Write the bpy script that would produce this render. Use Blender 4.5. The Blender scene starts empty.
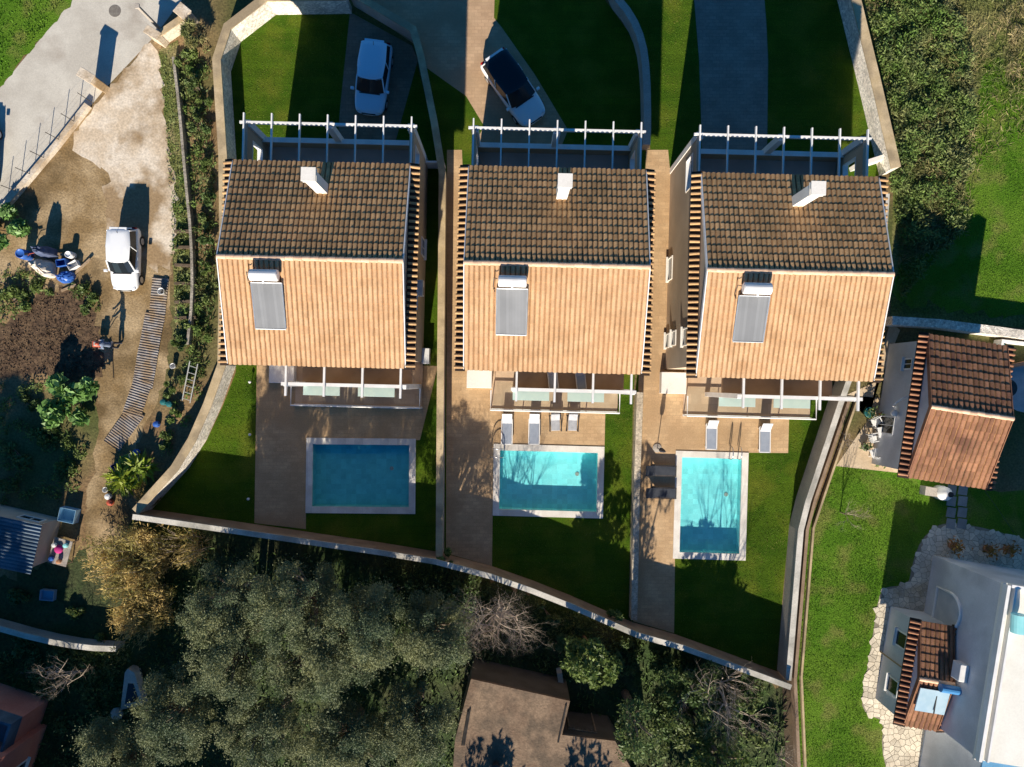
import bpy, bmesh, math, random
import numpy as np
from mathutils import Vector, Matrix
from mathutils.geometry import tessellate_polygon
random.seed(7); rng = np.random.default_rng(11)
R = math.radians
sc = bpy.context.scene
COL = sc.collection

# ------------------------------------------------------------------ camera, sky, sun, exposure
H, F = 42.0, 714.0                       # drone height (m) and focal length (px of a 1024 px wide frame)
cam = bpy.data.cameras.new('camera'); cam.sensor_width = 36.0; cam.sensor_fit = 'HORIZONTAL'
cam.lens = F / 1024 * 36; cam.clip_end = 2000; cam.clip_start = 0.5
camo = bpy.data.objects.new('camera', cam); COL.objects.link(camo)
camo.location = (0, 0, H); camo.rotation_euler = (0, 0, 0); sc.camera = camo

SUN_EL = 26.5
SX, SY = 0.134, 0.991                    # ground direction in which shadows fall (almost due north)
world = bpy.data.worlds.new('World'); sc.world = world; world.use_nodes = True
wn = world.node_tree.nodes; wl = world.node_tree.links
bg = wn['Background']; sky = wn.new('ShaderNodeTexSky'); sky.sky_type = 'NISHITA'; sky.sun_disc = False
sky.sun_elevation = R(SUN_EL); sky.sun_rotation = math.atan2(-SX, -SY) % (2 * math.pi)
sky.air_density = 0.8; sky.dust_density = 0.1; sky.ozone_density = 3.5
hs = wn.new('ShaderNodeHueSaturation'); hs.inputs['Saturation'].default_value = 1.30
wl.new(sky.outputs[0], hs.inputs['Color']); wl.new(hs.outputs[0], bg.inputs[0]); bg.inputs[1].default_value = 0.072
sl = bpy.data.lights.new('sun', 'SUN'); sl.energy = 5.0; sl.angle = R(0.5); sl.color = (1.0, 0.91, 0.78)
so = bpy.data.objects.new('sun', sl); COL.objects.link(so)
el = R(SUN_EL)
so.rotation_euler = Vector((SX * math.cos(el), SY * math.cos(el), -math.sin(el))).to_track_quat('-Z', 'Y').to_euler()
so.location = (-10, -60, 40)
vs = sc.view_settings; vs.view_transform = 'Standard'; vs.look = 'None'; vs.gamma = 1.0; vs.use_curve_mapping = False
vs.exposure = 0.82

# ------------------------------------------------------------------ helpers
def W(px, py, z=0.0):
    k = (H - z) / F
    return Vector(((px - 512) * k, -(py - 383.5) * k, z))
def W2(px, py, z=0.0):
    w = W(px, py, z); return (w.x, w.y)

MATS = {}
def lin(c):
    return tuple(((v / 255) / 12.92 if v / 255 <= 0.04045 else ((v / 255 + 0.055) / 1.055) ** 2.4) for v in c)
def mat(name, c1, c2=None, scale=1.0, c3=None, scale3=0.3, fine=0.0, fscale=30, rough=0.85, bump=0.0, bscale=20,
        metal=0.0, spec=0.3, rnd=0.0, isl=0.0, vor=0.0, vscale=8, lo=0.4, hi=0.6, lo3=.45, hi3=.62, coat=0.0, transl=0.0, brick=None, wavy=None):
    """procedural principled material: two noise-mixed colours, a third for stains, fine grain, bump"""
    if name in MATS: return MATS[name]
    m = bpy.data.materials.new(name); m.use_nodes = True; MATS[name] = m
    nt = m.node_tree; N = nt.nodes; L = nt.links
    b = N['Principled BSDF']; b.inputs['Roughness'].default_value = rough; b.inputs['Metallic'].default_value = metal
    b.inputs['Specular IOR Level'].default_value = spec; b.inputs['Coat Weight'].default_value = coat
    geo = N.new('ShaderNodeNewGeometry')
    def noise(s, d=4, seed=0.0):
        n = N.new('ShaderNodeTexNoise'); n.inputs['Scale'].default_value = s; n.inputs['Detail'].default_value = d
        if seed:
            a = N.new('ShaderNodeVectorMath'); a.operation = 'ADD'; a.inputs[1].default_value = (seed, seed * 1.7, seed * .6)
            L.new(geo.outputs['Position'], a.inputs[0]); L.new(a.outputs[0], n.inputs['Vector'])
        else: L.new(geo.outputs['Position'], n.inputs['Vector'])
        return n.outputs['Fac']
    def ramp(v, lo, hi):
        mr = N.new('ShaderNodeMapRange'); mr.inputs[1].default_value = lo; mr.inputs[2].default_value = hi
        L.new(v, mr.inputs[0]); return mr.outputs[0]
    def mix(fac, a, bb, mode='MIX'):
        x = N.new('ShaderNodeMix'); x.data_type = 'RGBA'; x.blend_type = mode
        for s, v in ((0, fac), (6, a), (7, bb)):
            if hasattr(v, 'is_output'): L.new(v, x.inputs[s])
            elif s == 0: x.inputs[0].default_value = v
            else: x.inputs[s].default_value = (*v[:3], 1)
        return x.outputs[2]
    col = c1
    if c2 is not None: col = mix(ramp(noise(scale), lo, hi), c1, c2)
    if brick:
        bt = N.new('ShaderNodeTexBrick'); bt.inputs['Scale'].default_value = 1.0
        bt.inputs['Brick Width'].default_value = brick[0]; bt.inputs['Row Height'].default_value = brick[1]
        bt.inputs['Mortar Size'].default_value = brick[2]; bt.inputs['Color1'].default_value = (1, 1, 1, 1)
        bt.inputs['Color2'].default_value = (.82, .82, .82, 1); bt.inputs['Mortar'].default_value = (*[brick[3]] * 3, 1)
        bt.inputs['Bias'].default_value = 0.0; bt.offset = brick[4] if len(brick) > 4 else 0.5
        L.new(geo.outputs['Position'], bt.inputs['Vector']); col = mix(1.0, col, bt.outputs['Color'], 'MULTIPLY')
    if c3 is not None: col = mix(ramp(noise(scale3, 6, 31.0), lo3, hi3), col, c3)
    if vor:
        v = N.new('ShaderNodeTexVoronoi'); v.inputs['Scale'].default_value = vscale
        L.new(geo.outputs['Position'], v.inputs['Vector'])
        sp = N.new('ShaderNodeSeparateColor'); L.new(v.outputs['Color'], sp.inputs[0])
        x = ramp(sp.outputs[0], 0, 1); mr = N.new('ShaderNodeMapRange'); mr.inputs[3].default_value = 1 - vor; mr.inputs[4].default_value = 1 + vor * .3
        L.new(x, mr.inputs[0]); col = mix(1.0, col, mr.outputs[0], 'MULTIPLY')
    if fine:
        mr = N.new('ShaderNodeMapRange'); mr.inputs[1].default_value = .3; mr.inputs[2].default_value = .7
        mr.inputs[3].default_value = 1 - fine; mr.inputs[4].default_value = 1 + fine
        L.new(noise(fscale, 5, 7.0), mr.inputs[0]); col = mix(1.0, col, mr.outputs[0], 'MULTIPLY')
    if rnd or isl:
        if rnd: src = N.new('ShaderNodeObjectInfo').outputs['Random']; amt = rnd
        else: src = geo.outputs['Random Per Island']; amt = isl
        mr = N.new('ShaderNodeMapRange'); mr.inputs[3].default_value = 1 - amt; mr.inputs[4].default_value = 1 + amt
        L.new(src, mr.inputs[0]); col = mix(1.0, col, mr.outputs[0], 'MULTIPLY')
    if hasattr(col, 'is_output'): L.new(col, b.inputs['Base Color'])
    else: b.inputs['Base Color'].default_value = (*col[:3], 1)
    if bump:
        bp = N.new('ShaderNodeBump'); bp.inputs['Strength'].default_value = bump; bp.inputs['Distance'].default_value = 0.05
        L.new(noise(bscale, 4, 3.0), bp.inputs['Height']); L.new(bp.outputs[0], b.inputs['Normal'])
    if transl:
        tr = N.new('ShaderNodeBsdfTranslucent'); ms = N.new('ShaderNodeMixShader'); ms.inputs[0].default_value = transl
        if hasattr(col, 'is_output'): L.new(col, tr.inputs[0])
        else: tr.inputs[0].default_value = (*col[:3], 1)
        L.new(b.outputs[0], ms.inputs[1]); L.new(tr.outputs[0], ms.inputs[2]); L.new(ms.outputs[0], N['Material Output'].inputs[0])
    return m
def glass_mat(name, tint, glossy=0.12, rough=0.02, bump=0.0, bscale=3):
    """thin pane or water surface: tinted transmission plus a mirror share by Fresnel"""
    m = bpy.data.materials.new(name); m.use_nodes = True; MATS[name] = m
    N = m.node_tree.nodes; L = m.node_tree.links; N.remove(N['Principled BSDF'])
    t = N.new('ShaderNodeBsdfTransparent'); t.inputs[0].default_value = (*tint, 1)
    g = N.new('ShaderNodeBsdfGlossy'); g.inputs['Roughness'].default_value = rough
    mx = N.new('ShaderNodeMixShader'); mx.inputs[0].default_value = .05; L.new(t.outputs[0], mx.inputs[1]); L.new(g.outputs[0], mx.inputs[2])
    if bump:
        geo = N.new('ShaderNodeNewGeometry'); n = N.new('ShaderNodeTexNoise'); n.inputs['Scale'].default_value = bscale
        n.inputs['Detail'].default_value = 3; L.new(geo.outputs['Position'], n.inputs['Vector'])
        bp = N.new('ShaderNodeBump'); bp.inputs['Strength'].default_value = bump; bp.inputs['Distance'].default_value = .05
        L.new(n.outputs['Fac'], bp.inputs['Height']); L.new(bp.outputs[0], g.inputs['Normal'])
    L.new(mx.outputs[0], N['Material Output'].inputs[0]); return m

def tag(o, label=None, cat=None, group=None, kind=None):
    if label: o['label'] = label
    if cat: o['category'] = cat
    if group: o['group'] = group
    if kind: o['kind'] = kind
    return o
def mloc(o): return Matrix.LocRotScale(o.location, o.rotation_euler, o.scale)
def empty(name, loc=(0, 0, 0), rz=0.0, label=None, cat=None, group=None):
    o = bpy.data.objects.new(name, None); COL.objects.link(o); o.empty_display_size = .3
    o.location = loc; o.rotation_euler = (0, 0, rz); return tag(o, label, cat, group)
def link(name, me, m, parent=None, world=False, loc=None, rot=None):
    if m is not None and len(me.materials) == 0: me.materials.append(m)
    o = bpy.data.objects.new(name, me); COL.objects.link(o)
    if parent is not None:
        o.parent = parent
        if world:
            mm = mloc(parent)
            if parent.parent is not None: mm = mloc(parent.parent) @ parent.matrix_parent_inverse @ mm
            o.matrix_parent_inverse = mm.inverted()
    if loc is not None: o.location = loc
    if rot is not None: o.rotation_euler = rot
    return o
def cp(o, parent, name=None):
    c = o.copy(); COL.objects.link(c); c.parent = parent
    if name: c.name = name
    return c
def copy_tree(o, parent=None):
    c = o.copy(); COL.objects.link(c); c.parent = parent
    for ch in list(o.children): copy_tree(ch, c)
    return c

class MB:
    def __init__(s): s.v = []; s.f = []
    def add(s, vs, fs):
        n = len(s.v); s.v += [tuple(v) for v in vs]; s.f += [tuple(i + n for i in f) for f in fs]; return s
    def box(s, c, d, rz=0.0, M=None):
        x, y, z = d[0] / 2, d[1] / 2, d[2] / 2; cr, sr = math.cos(rz), math.sin(rz); P = []
        for dz in (-z, z):
            for dx, dy in ((-x, -y), (x, -y), (x, y), (-x, y)):
                p = Vector((c[0] + dx * cr - dy * sr, c[1] + dx * sr + dy * cr, c[2] + dz)); P.append(M @ p if M else p)
        return s.add(P, [(0, 3, 2, 1), (4, 5, 6, 7), (0, 1, 5, 4), (1, 2, 6, 5), (2, 3, 7, 6), (3, 0, 4, 7)])
    def prism(s, poly, z0, z1):
        n = len(poly)
        if sum(poly[i][0] * poly[(i + 1) % n][1] - poly[(i + 1) % n][0] * poly[i][1] for i in range(n)) < 0: poly = poly[::-1]
        return s.add([(x, y, z0) for x, y in poly] + [(x, y, z1) for x, y in poly],
                     [tuple(range(n - 1, -1, -1)), tuple(range(n, 2 * n))] + [(i, (i + 1) % n, n + (i + 1) % n, n + i) for i in range(n)])
    def tube(s, pts, r, n=6, caps=True):
        pts = [Vector(p) for p in pts]; rs = r if hasattr(r, '__len__') else [r] * len(pts); P = []; Fc = []
        for i, p in enumerate(pts):
            d = (pts[min(i + 1, len(pts) - 1)] - pts[max(i - 1, 0)])
            d = d.normalized() if d.length > 1e-9 else Vector((0, 0, 1))
            a = d.cross(Vector((0, 0, 1)) if abs(d.z) < .95 else Vector((1, 0, 0))).normalized(); b = d.cross(a)
            for k in range(n):
                t = 2 * math.pi * k / n; P.append(p + (a * math.cos(t) + b * math.sin(t)) * rs[i])
        for i in range(len(pts) - 1):
            for k in range(n):
                Fc.append((i * n + k, i * n + (k + 1) % n, (i + 1) * n + (k + 1) % n, (i + 1) * n + k))
        if caps: Fc += [tuple(range(n - 1, -1, -1)), tuple((len(pts) - 1) * n + k for k in range(n))]
        return s.add(P, Fc)
    def lathe(s, prof, n=16, c=(0, 0, 0)):
        P = []; Fc = []
        for r, z in prof:
            for k in range(n):
                t = 2 * math.pi * k / n; P.append((c[0] + r * math.cos(t), c[1] + r * math.sin(t), c[2] + z))
        for i in range(len(prof) - 1):
            for k in range(n): Fc.append((i * n + k, i * n + (k + 1) % n, (i + 1) * n + (k + 1) % n, (i + 1) * n + k))
        Fc += [tuple(range(n - 1, -1, -1)), tuple((len(prof) - 1) * n + k for k in range(n))]
        return s.add(P, Fc)
    def mesh(s, name):
        me = bpy.data.meshes.new(name); me.from_pydata(s.v, [], s.f); me.update(); return me
    def build(s, name, m, parent=None, world=False, smooth=False, bevel=0.0, loc=None, rot=None):
        me = s.mesh(name)
        if smooth: me.polygons.foreach_set('use_smooth', [True] * len(me.polygons))
        o = link(name, me, m, parent, world, loc, rot)
        if bevel:
            bv = o.modifiers.new('bevel', 'BEVEL'); bv.width = bevel; bv.segments = 2; bv.limit_method = 'ANGLE'
        return o
def box(name, c, d, m, parent=None, rz=0.0, bevel=0.0, world=False):
    return MB().box(c, d, rz).build(name, m, parent, world=world, bevel=bevel)
def poly_pts(pts, z=0.0): return [W2(x, y) for x, y in pts]
def sheet(name, pts, z, m, holes=(), parent=None, kind='structure', thick=0.0):
    """flat ground polygon (world xy points) with holes"""
    loops = [[Vector((x, y, 0)) for x, y in pts]] + [[Vector((x, y, 0)) for x, y in h] for h in holes]
    tris = tessellate_polygon(loops); V = [v for lp in loops for v in lp]
    def up(t):
        a, b, c = (V[i] for i in t); return t if (b - a).cross(c - a).z > 0 else (t[0], t[2], t[1])
    me = bpy.data.meshes.new(name); me.from_pydata([(v.x, v.y, z) for v in V], [], [up(t) for t in tris]); me.update()
    o = link(name, me, m, parent)
    if kind and parent is None: o['kind'] = kind
    return o
def offs(pts, d, closed=False):
    """offset a 2D polyline to its left by d, mitred"""
    out = []; n = len(pts)
    for i in range(n):
        p = Vector(pts[i])
        a = Vector(pts[i - 1]) if (i > 0 or closed) else None; b = Vector(pts[(i + 1) % n]) if (i < n - 1 or closed) else None
        d1 = (p - a).normalized() if a is not None else None; d2 = (b - p).normalized() if b is not None else None
        d1 = d1 or d2; d2 = d2 or d1
        n1 = Vector((-d1.y, d1.x)); n2 = Vector((-d2.y, d2.x)); mm = (n1 + n2).normalized(); q = p + mm * (d / max(.4, mm.dot(n1)))
        out.append((q.x, q.y))
    return out
def strip(mb, a, b, z0, z1):
    """solid strip between two offset polylines"""
    n = len(a)
    if not hasattr(z1, '__len__'): z1 = [z1] * n
    P = [(x, y, z0) for x, y in a] + [(x, y, z0) for x, y in b] + [(*a[i], z1[i]) for i in range(n)] + [(*b[i], z1[i]) for i in range(n)]
    Fc = []
    for i in range(n - 1):
        Fc += [(2*n+i, 2*n+i+1, 3*n+i+1, 3*n+i), (i, i+1, 2*n+i+1, 2*n+i), (n+i+1, n+i, 3*n+i, 3*n+i+1), (i+1, i, n+i, n+i+1)]
    Fc += [(0, 2*n, 3*n, n), (n-1, 2*n-1, 4*n-1, 3*n-1)]
    return mb.add(P, Fc)
def smooth_pts(pts, it=2):
    for _ in range(it):
        q = [pts[0]]
        for a, b in zip(pts[:-1], pts[1:]):
            q += [(a[0] * .75 + b[0] * .25, a[1] * .75 + b[1] * .25), (a[0] * .25 + b[0] * .75, a[1] * .25 + b[1] * .75)]
        pts = q + [pts[-1]]
    return pts
def inside(x, y, poly):
    c = np.zeros(len(x), bool); n = len(poly)
    for i in range(n):
        x1, y1 = poly[i]; x2, y2 = poly[(i + 1) % n]
        t = ((y1 > y) != (y2 > y)); c ^= t & (x < (x2 - x1) * (y - y1) / ((y2 - y1) or 1e-9) + x1)
    return c
def quads_mesh(name, C, A, B):
    """rhombic leaves: centres C, long half axes A, short half axes B (n x 3)"""
    n = len(C); V = np.empty((n, 4, 3), np.float32); V[:, 0] = C - A; V[:, 1] = C - A * .1 + B; V[:, 2] = C + A; V[:, 3] = C - A * .1 - B
    me = bpy.data.meshes.new(name); me.vertices.add(4 * n); me.vertices.foreach_set('co', V.ravel())
    me.loops.add(4 * n); me.loops.foreach_set('vertex_index', np.arange(4 * n, dtype=np.int32))
    me.polygons.add(n); me.polygons.foreach_set('loop_start', np.arange(0, 4 * n, 4, dtype=np.int32)); me.update(); me.validate(); return me
def rand_dirs(n, up=0.0):
    d = rng.normal(size=(n, 3)); d[:, 2] += up; return d / np.linalg.norm(d, axis=1)[:, None]

# ------------------------------------------------------------------ materials
soil = mat('soil', (.17, .105, .048), (.25, .165, .08), .35, c3=(.075, .085, .022), scale3=.12, fine=.35, fscale=9, bump=.6, bscale=6)
dirt = mat('dirt_yard', (.23, .15, .065), (.40, .29, .16), .45, c3=(.13, .085, .035), scale3=.3, fine=.3, fscale=11, bump=.4, bscale=9)
digged = mat('dug_soil', (.12, .075, .04), (.075, .045, .025), 1.8, fine=.5, fscale=7, bump=1.0, bscale=5)
concrete = mat('road_concrete', (.47, .43, .36), (.56, .52, .44), .5, c3=(.36, .31, .25), scale3=.35, fine=.1, fscale=16, bump=.1, bscale=30, lo3=.56, hi3=.72)
cement = mat('yard_concrete', (.66, .57, .45), (.56, .45, .32), .8, c3=(.30, .205, .11), scale3=.36, fine=.2, fscale=8, bump=.25, bscale=14, lo3=.47, hi3=.58)
lawn_m = mat('mown_lawn', (.046, .100, .005), (.070, .125, .007), .55, c3=(.105, .13, .012), scale3=.55, fine=.4, fscale=18, bump=.9, bscale=30, rough=.95, spec=.1, lo3=.50, hi3=.72, brick=(2.0, .42, .025, .8))
mead_m = mat('meadow_grass', (.07, .155, .010), (.10, .185, .015), .35, c3=(.145, .175, .035), scale3=.7, fine=.4, fscale=14, bump=1.0, bscale=18, rough=.95, spec=.1, lo3=.5, hi3=.66)
rough_m = mat('rough_grass', (.10, .12, .03), (.17, .165, .06), .5, c3=(.34, .26, .14), scale3=.38, fine=.45, fscale=9, bump=1.0, bscale=12, rough=.95, spec=.1, lo3=.56, hi3=.66)
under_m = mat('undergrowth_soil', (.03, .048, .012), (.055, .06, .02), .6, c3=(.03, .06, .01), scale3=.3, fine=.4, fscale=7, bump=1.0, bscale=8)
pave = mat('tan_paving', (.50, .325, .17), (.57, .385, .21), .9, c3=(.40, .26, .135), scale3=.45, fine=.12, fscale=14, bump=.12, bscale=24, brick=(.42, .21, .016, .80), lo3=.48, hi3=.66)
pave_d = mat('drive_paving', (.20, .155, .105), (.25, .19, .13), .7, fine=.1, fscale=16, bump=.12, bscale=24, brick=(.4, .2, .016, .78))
stucco = mat('beige_stucco', (.47, .36, .25), (.52, .41, .29), .5, c3=(.40, .31, .22), scale3=.25, fine=.05, fscale=25, bump=.12, bscale=40)
stucco_w = mat('white_stucco', (.76, .72, .65), (.70, .66, .58), .6, c3=(.6, .55, .47), scale3=.4, fine=.06, fscale=18, bump=.12, bscale=40, lo3=.55, hi3=.75)
whitep = mat('white_paint', (.80, .78, .74), (.72, .70, .66), 1.5, fine=.04, fscale=20, rough=.55)
coping_tan = mat('tan_coping', (.45, .34, .19), (.52, .40, .24), 1.2, fine=.12, fscale=14, bump=.15, bscale=20, c3=(.3, .23, .14), scale3=.7)
coping_gr = mat('pale_coping', (.60, .56, .48), (.50, .47, .40), 1.0, fine=.12, fscale=14, bump=.15, bscale=20, c3=(.33, .31, .26), scale3=.6)
coping_dk = mat('brown_coping', (.23, .155, .10), (.30, .21, .14), 1.0, fine=.12, fscale=14, bump=.15, bscale=20)
pebble = mat('pebble_dash', (.84, .77, .66), (.74, .66, .55), 1.2, fine=.2, fscale=18, bump=1.0, bscale=16, vor=.4, vscale=9)
greywall = mat('grey_render', (.42, .37, .31), (.35, .31, .26), .9, fine=.15, fscale=16, bump=.4, bscale=18)
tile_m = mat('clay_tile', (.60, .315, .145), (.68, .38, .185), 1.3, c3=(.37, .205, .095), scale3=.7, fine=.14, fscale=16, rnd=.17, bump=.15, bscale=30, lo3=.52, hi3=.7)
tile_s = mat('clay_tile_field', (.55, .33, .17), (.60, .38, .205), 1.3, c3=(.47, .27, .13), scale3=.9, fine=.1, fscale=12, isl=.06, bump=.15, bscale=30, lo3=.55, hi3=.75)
tile_n = mat('shade_toned_tile', (.40, .235, .11), (.45, .275, .13), 1.3, c3=(.33, .20, .092), scale3=.5, fine=.16, fscale=14, rnd=.2, bump=.15, bscale=30, lo3=.5, hi3=.68)  # north slope copy: weak grazing sun put into the darker colour
tile_nf = mat('shade_toned_tile_field', (.40, .235, .11), (.45, .275, .13), 1.3, c3=(.33, .20, .092), scale3=.5, fine=.16, fscale=14, isl=.2, bump=.15, bscale=30, lo3=.5, hi3=.68)  # same painted-in north shade for the joined tiles
tile_r = mat('red_tile', (.27, .125, .065), (.33, .16, .085), 1.3, c3=(.19, .085, .05), scale3=.8, fine=.16, fscale=14, rnd=.25, bump=.15, bscale=30, lo3=.5, hi3=.7)
tile_rf = mat('red_tile_field', (.26, .125, .065), (.32, .16, .085), 1.3, c3=(.2, .10, .055), scale3=.8, fine=.16, fscale=14, isl=.22, bump=.15, bscale=30, lo3=.5, hi3=.7)
tile_dirt_shade = mat('dirt_shade_channel', (.37, .20, .09), (.29, .155, .07), 2.0, c3=(.14, .085, .04), scale3=.9, fine=.2, fscale=14)  # channel dirt plus groove shade painted into the colour
tile_groove = mat('dirt_shade_channel_south', (.45, .255, .125), (.39, .215, .105), 2.0, c3=(.30, .17, .08), scale3=.9, fine=.2, fscale=14)  # lighter south slope copy of the channel dirt and painted groove shade
under_tile = mat('roof_deck', (.05, .03, .02), (.035, .022, .015), 2)
ridge_m = mat('ridge_clay', (.62, .40, .26), (.68, .46, .31), 2, fine=.12, fscale=16, rnd=.14)
collector = mat('collector_glass', (.20, .205, .21), (.225, .23, .235), .8, rough=.4, spec=.25, brick=(.14, 5.0, .006, .8, 0.0))
galv = mat('galvanised', (.62, .63, .64), (.5, .51, .52), 2, rough=.35, metal=.6)
galv_d = mat('dull_aluminium', (.38, .38, .36), (.32, .32, .30), 3, rough=.6)
steel = mat('dark_steel', (.06, .055, .05), (.09, .08, .07), 3, rough=.5, metal=.5)
chrome = mat('steel_tube', (.55, .55, .55), rough=.25, metal=.9)
darkglass = mat('window_glass', (.012, .016, .02), rough=.10, spec=.4)
pool_tile = mat('pool_mosaic', (.36, .84, .82), (.31, .79, .78), 1.5, fine=.05, fscale=12, rough=.4, brick=(.3, .3, .006, .93, 0.0))
pool_dk = mat('pool_mosaic_shade', (.17, .62, .60), (.15, .57, .56), 1.5, fine=.05, fscale=12, rough=.4, brick=(.3, .3, .006, .93, 0.0))  # darker copy of the pool mosaic, shade put into the colour
pool_cop = mat('pool_coping', (.78, .73, .64), (.70, .64, .55), 1.5, fine=.06, fscale=16, brick=(.5, 2.0, .01, .85))
water = glass_mat('pool_water', (.80, .97, .98), bump=.12, bscale=2.2)
clear = glass_mat('clear_glass', (.93, .97, .96))
frost = mat('frosted_canopy', (.62, .75, .70), (.58, .72, .68), 2, rough=.3, transl=.45)
wood = mat('weathered_wood', (.25, .17, .10), (.33, .24, .15), 4, fine=.25, fscale=20, bump=.3, bscale=20)
wood_g = mat('grey_wood', (.26, .23, .20), (.35, .31, .27), 3, fine=.3, fscale=20, bump=.3, bscale=20, isl=.2)
cloth_w = mat('white_sling', (.58, .58, .58), (.52, .52, .52), 3, fine=.05, fscale=30)
cloth_m = mat('mid_grey_cloth', (.40, .40, .41), (.34, .34, .35), 4, fine=.1, fscale=20)
cloth_g = mat('grey_sling', (.26, .29, .34), (.29, .32, .37), 3, fine=.08, fscale=30)
darkcl = mat('charcoal_sling', (.035, .04, .05), (.05, .055, .065), 3)
black = mat('black_plastic', (.02, .02, .022), rough=.5)
rubber = mat('tyre_rubber', (.018, .018, .018), rough=.8)
carw = mat('white_car_paint', (.80, .80, .79), rough=.25, spec=.5, coat=.6)
carb = mat('shade_blue_car_paint', (.50, .68, .80), rough=.25, spec=.5, coat=.6)  # white paint tinted with the blue of open shade
card = mat('dark_car_paint', (.02, .03, .05), rough=.2, spec=.5, coat=.8)
carblk = mat('black_roof_glass', (.008, .010, .014), rough=.08, spec=.6)
lampred = mat('tail_lamp', (.35, .01, .01), rough=.2)
lampwht = mat('head_lamp', (.7, .72, .74), rough=.15, spec=.7)
bark = mat('bark', (.16, .12, .085), (.24, .19, .14), 6, fine=.3, fscale=20, bump=.8, bscale=14)
bark_pale = mat('pale_twig', (.34, .27, .20), (.42, .34, .26), 5, fine=.2, fscale=20)
leaf_ol = mat('olive_leaf', (.155, .175, .080), (.23, .24, .105), .5, c3=(.10, .135, .065), scale3=.4, isl=.2, rough=.6, transl=.16)
leaf_gr = mat('green_leaf', (.10, .15, .035), (.15, .20, .05), .7, isl=.4, rough=.55, transl=.3)
leaf_dk = mat('dark_leaf', (.075, .125, .035), (.135, .17, .05), .6, isl=.45, rough=.55, transl=.25)
leaf_yl = mat('straw_leaf', (.60, .43, .16), (.42, .33, .11), .7, c3=(.24, .22, .06), scale3=.6, isl=.4, rough=.7, transl=.3)
leaf_fr = mat('bright_leaf', (.30, .36, .04), (.20, .28, .03), .9, isl=.3, rough=.5, transl=.35)
leaf_cab = mat('broad_leaf', (.13, .25, .06), (.20, .34, .10), 1.2, isl=.35, rough=.5, transl=.25)
blade_gr = mat('grass_blade', (.085, .195, .012), (.125, .225, .02), .35, c3=(.20, .22, .05), scale3=.7, isl=.45, rough=.8, transl=.3, lo3=.55, hi3=.7)
blade_dr = mat('dry_blade', (.21, .20, .07), (.36, .29, .14), .7, c3=(.13, .17, .05), scale3=.45, isl=.45, rough=.8, transl=.25)
weed_m = mat('weed_leaf', (.11, .19, .035), (.17, .24, .06), .8, c3=(.22, .24, .09), scale3=.6, isl=.4, rough=.7, transl=.25)
paving_st = mat('flag_stone', (.68, .60, .46), (.57, .49, .37), 1.0, c3=(.42, .27, .10), scale3=.33, isl=.16, fine=.12, fscale=14, bump=.2, bscale=20, lo3=.62, hi3=.74)
mortar = mat('stone_joint', (.22, .19, .14), (.28, .24, .18), 2, fine=.2)
oldroof = mat('old_felt_roof', (.17, .11, .068), (.235, .16, .10), .8, c3=(.12, .085, .055), scale3=.9, fine=.25, fscale=8, bump=.4, bscale=12)
bluewall = mat('pale_wall', (.60, .61, .62), (.54, .55, .56), .7, c3=(.45, .46, .47), scale3=.4, fine=.06, fscale=14, bump=.15, bscale=30)
roofwhite = mat('white_roof_coat', (.80, .77, .68), (.76, .73, .64), .6, fine=.04, fscale=10, c3=(.7, .66, .56), scale3=.3)
pinkwall = mat('pink_stucco', (.50, .16, .11), (.55, .20, .14), .7, fine=.1, fscale=14, bump=.15, bscale=30)
corr = mat('blue_sheet', (.07, .11, .15), (.11, .15, .19), .8, c3=(.05, .075, .10), scale3=.9, fine=.15, fscale=14, rough=.5)
rusty = mat('grey_sheet', (.27, .245, .225), (.19, .165, .145), 2.5, c3=(.21, .145, .085), scale3=1.4, fine=.2, fscale=14, rough=.6)
blue_pl = mat('blue_plastic', (.03, .10, .36), (.04, .13, .42), 3, rough=.4)
white_pl = mat('white_plastic', (.74, .73, .70), (.66, .65, .62), 3, rough=.5)
cream_t = mat('cream_tarp', (.60, .52, .42), (.68, .60, .50), 2, fine=.12, fscale=8, bump=.5, bscale=3, rough=.6)
green_pl = mat('teal_plastic', (.02, .13, .13), rough=.45)
aqua_pl = mat('aqua_plastic', (.28, .66, .66), (.33, .70, .70), 3, rough=.45)
terra = mat('terracotta', (.42, .20, .10), (.5, .26, .14), 4, fine=.1)
skin = mat('skin', (.45, .26, .18), rough=.6)
shirt = mat('blue_grey_shirt', (.20, .24, .32), (.16, .20, .27), 6, rough=.9)
trouser = mat('dark_trousers', (.05, .05, .06), rough=.9)
redp = mat('red_paint', (.45, .09, .05), rough=.4)
magenta = mat('magenta_cloth', (.40, .02, .16), rough=.8)

# ------------------------------------------------------------------ pools' outlines (used as holes)
POOLS = {1: [(307, 438), (415.5, 439), (415, 513.5), (306, 512.5)],
         2: [(494, 444), (604, 447), (602.5, 518), (493, 515)],
         3: [(676, 451), (748, 453), (745, 560), (673, 558)]}
def inner_q(q, d):
    p = poly_pts(q)[::-1]; return offs(p, d, True)
HOLES = {i: inner_q(q, .12) for i, q in POOLS.items()}

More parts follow.
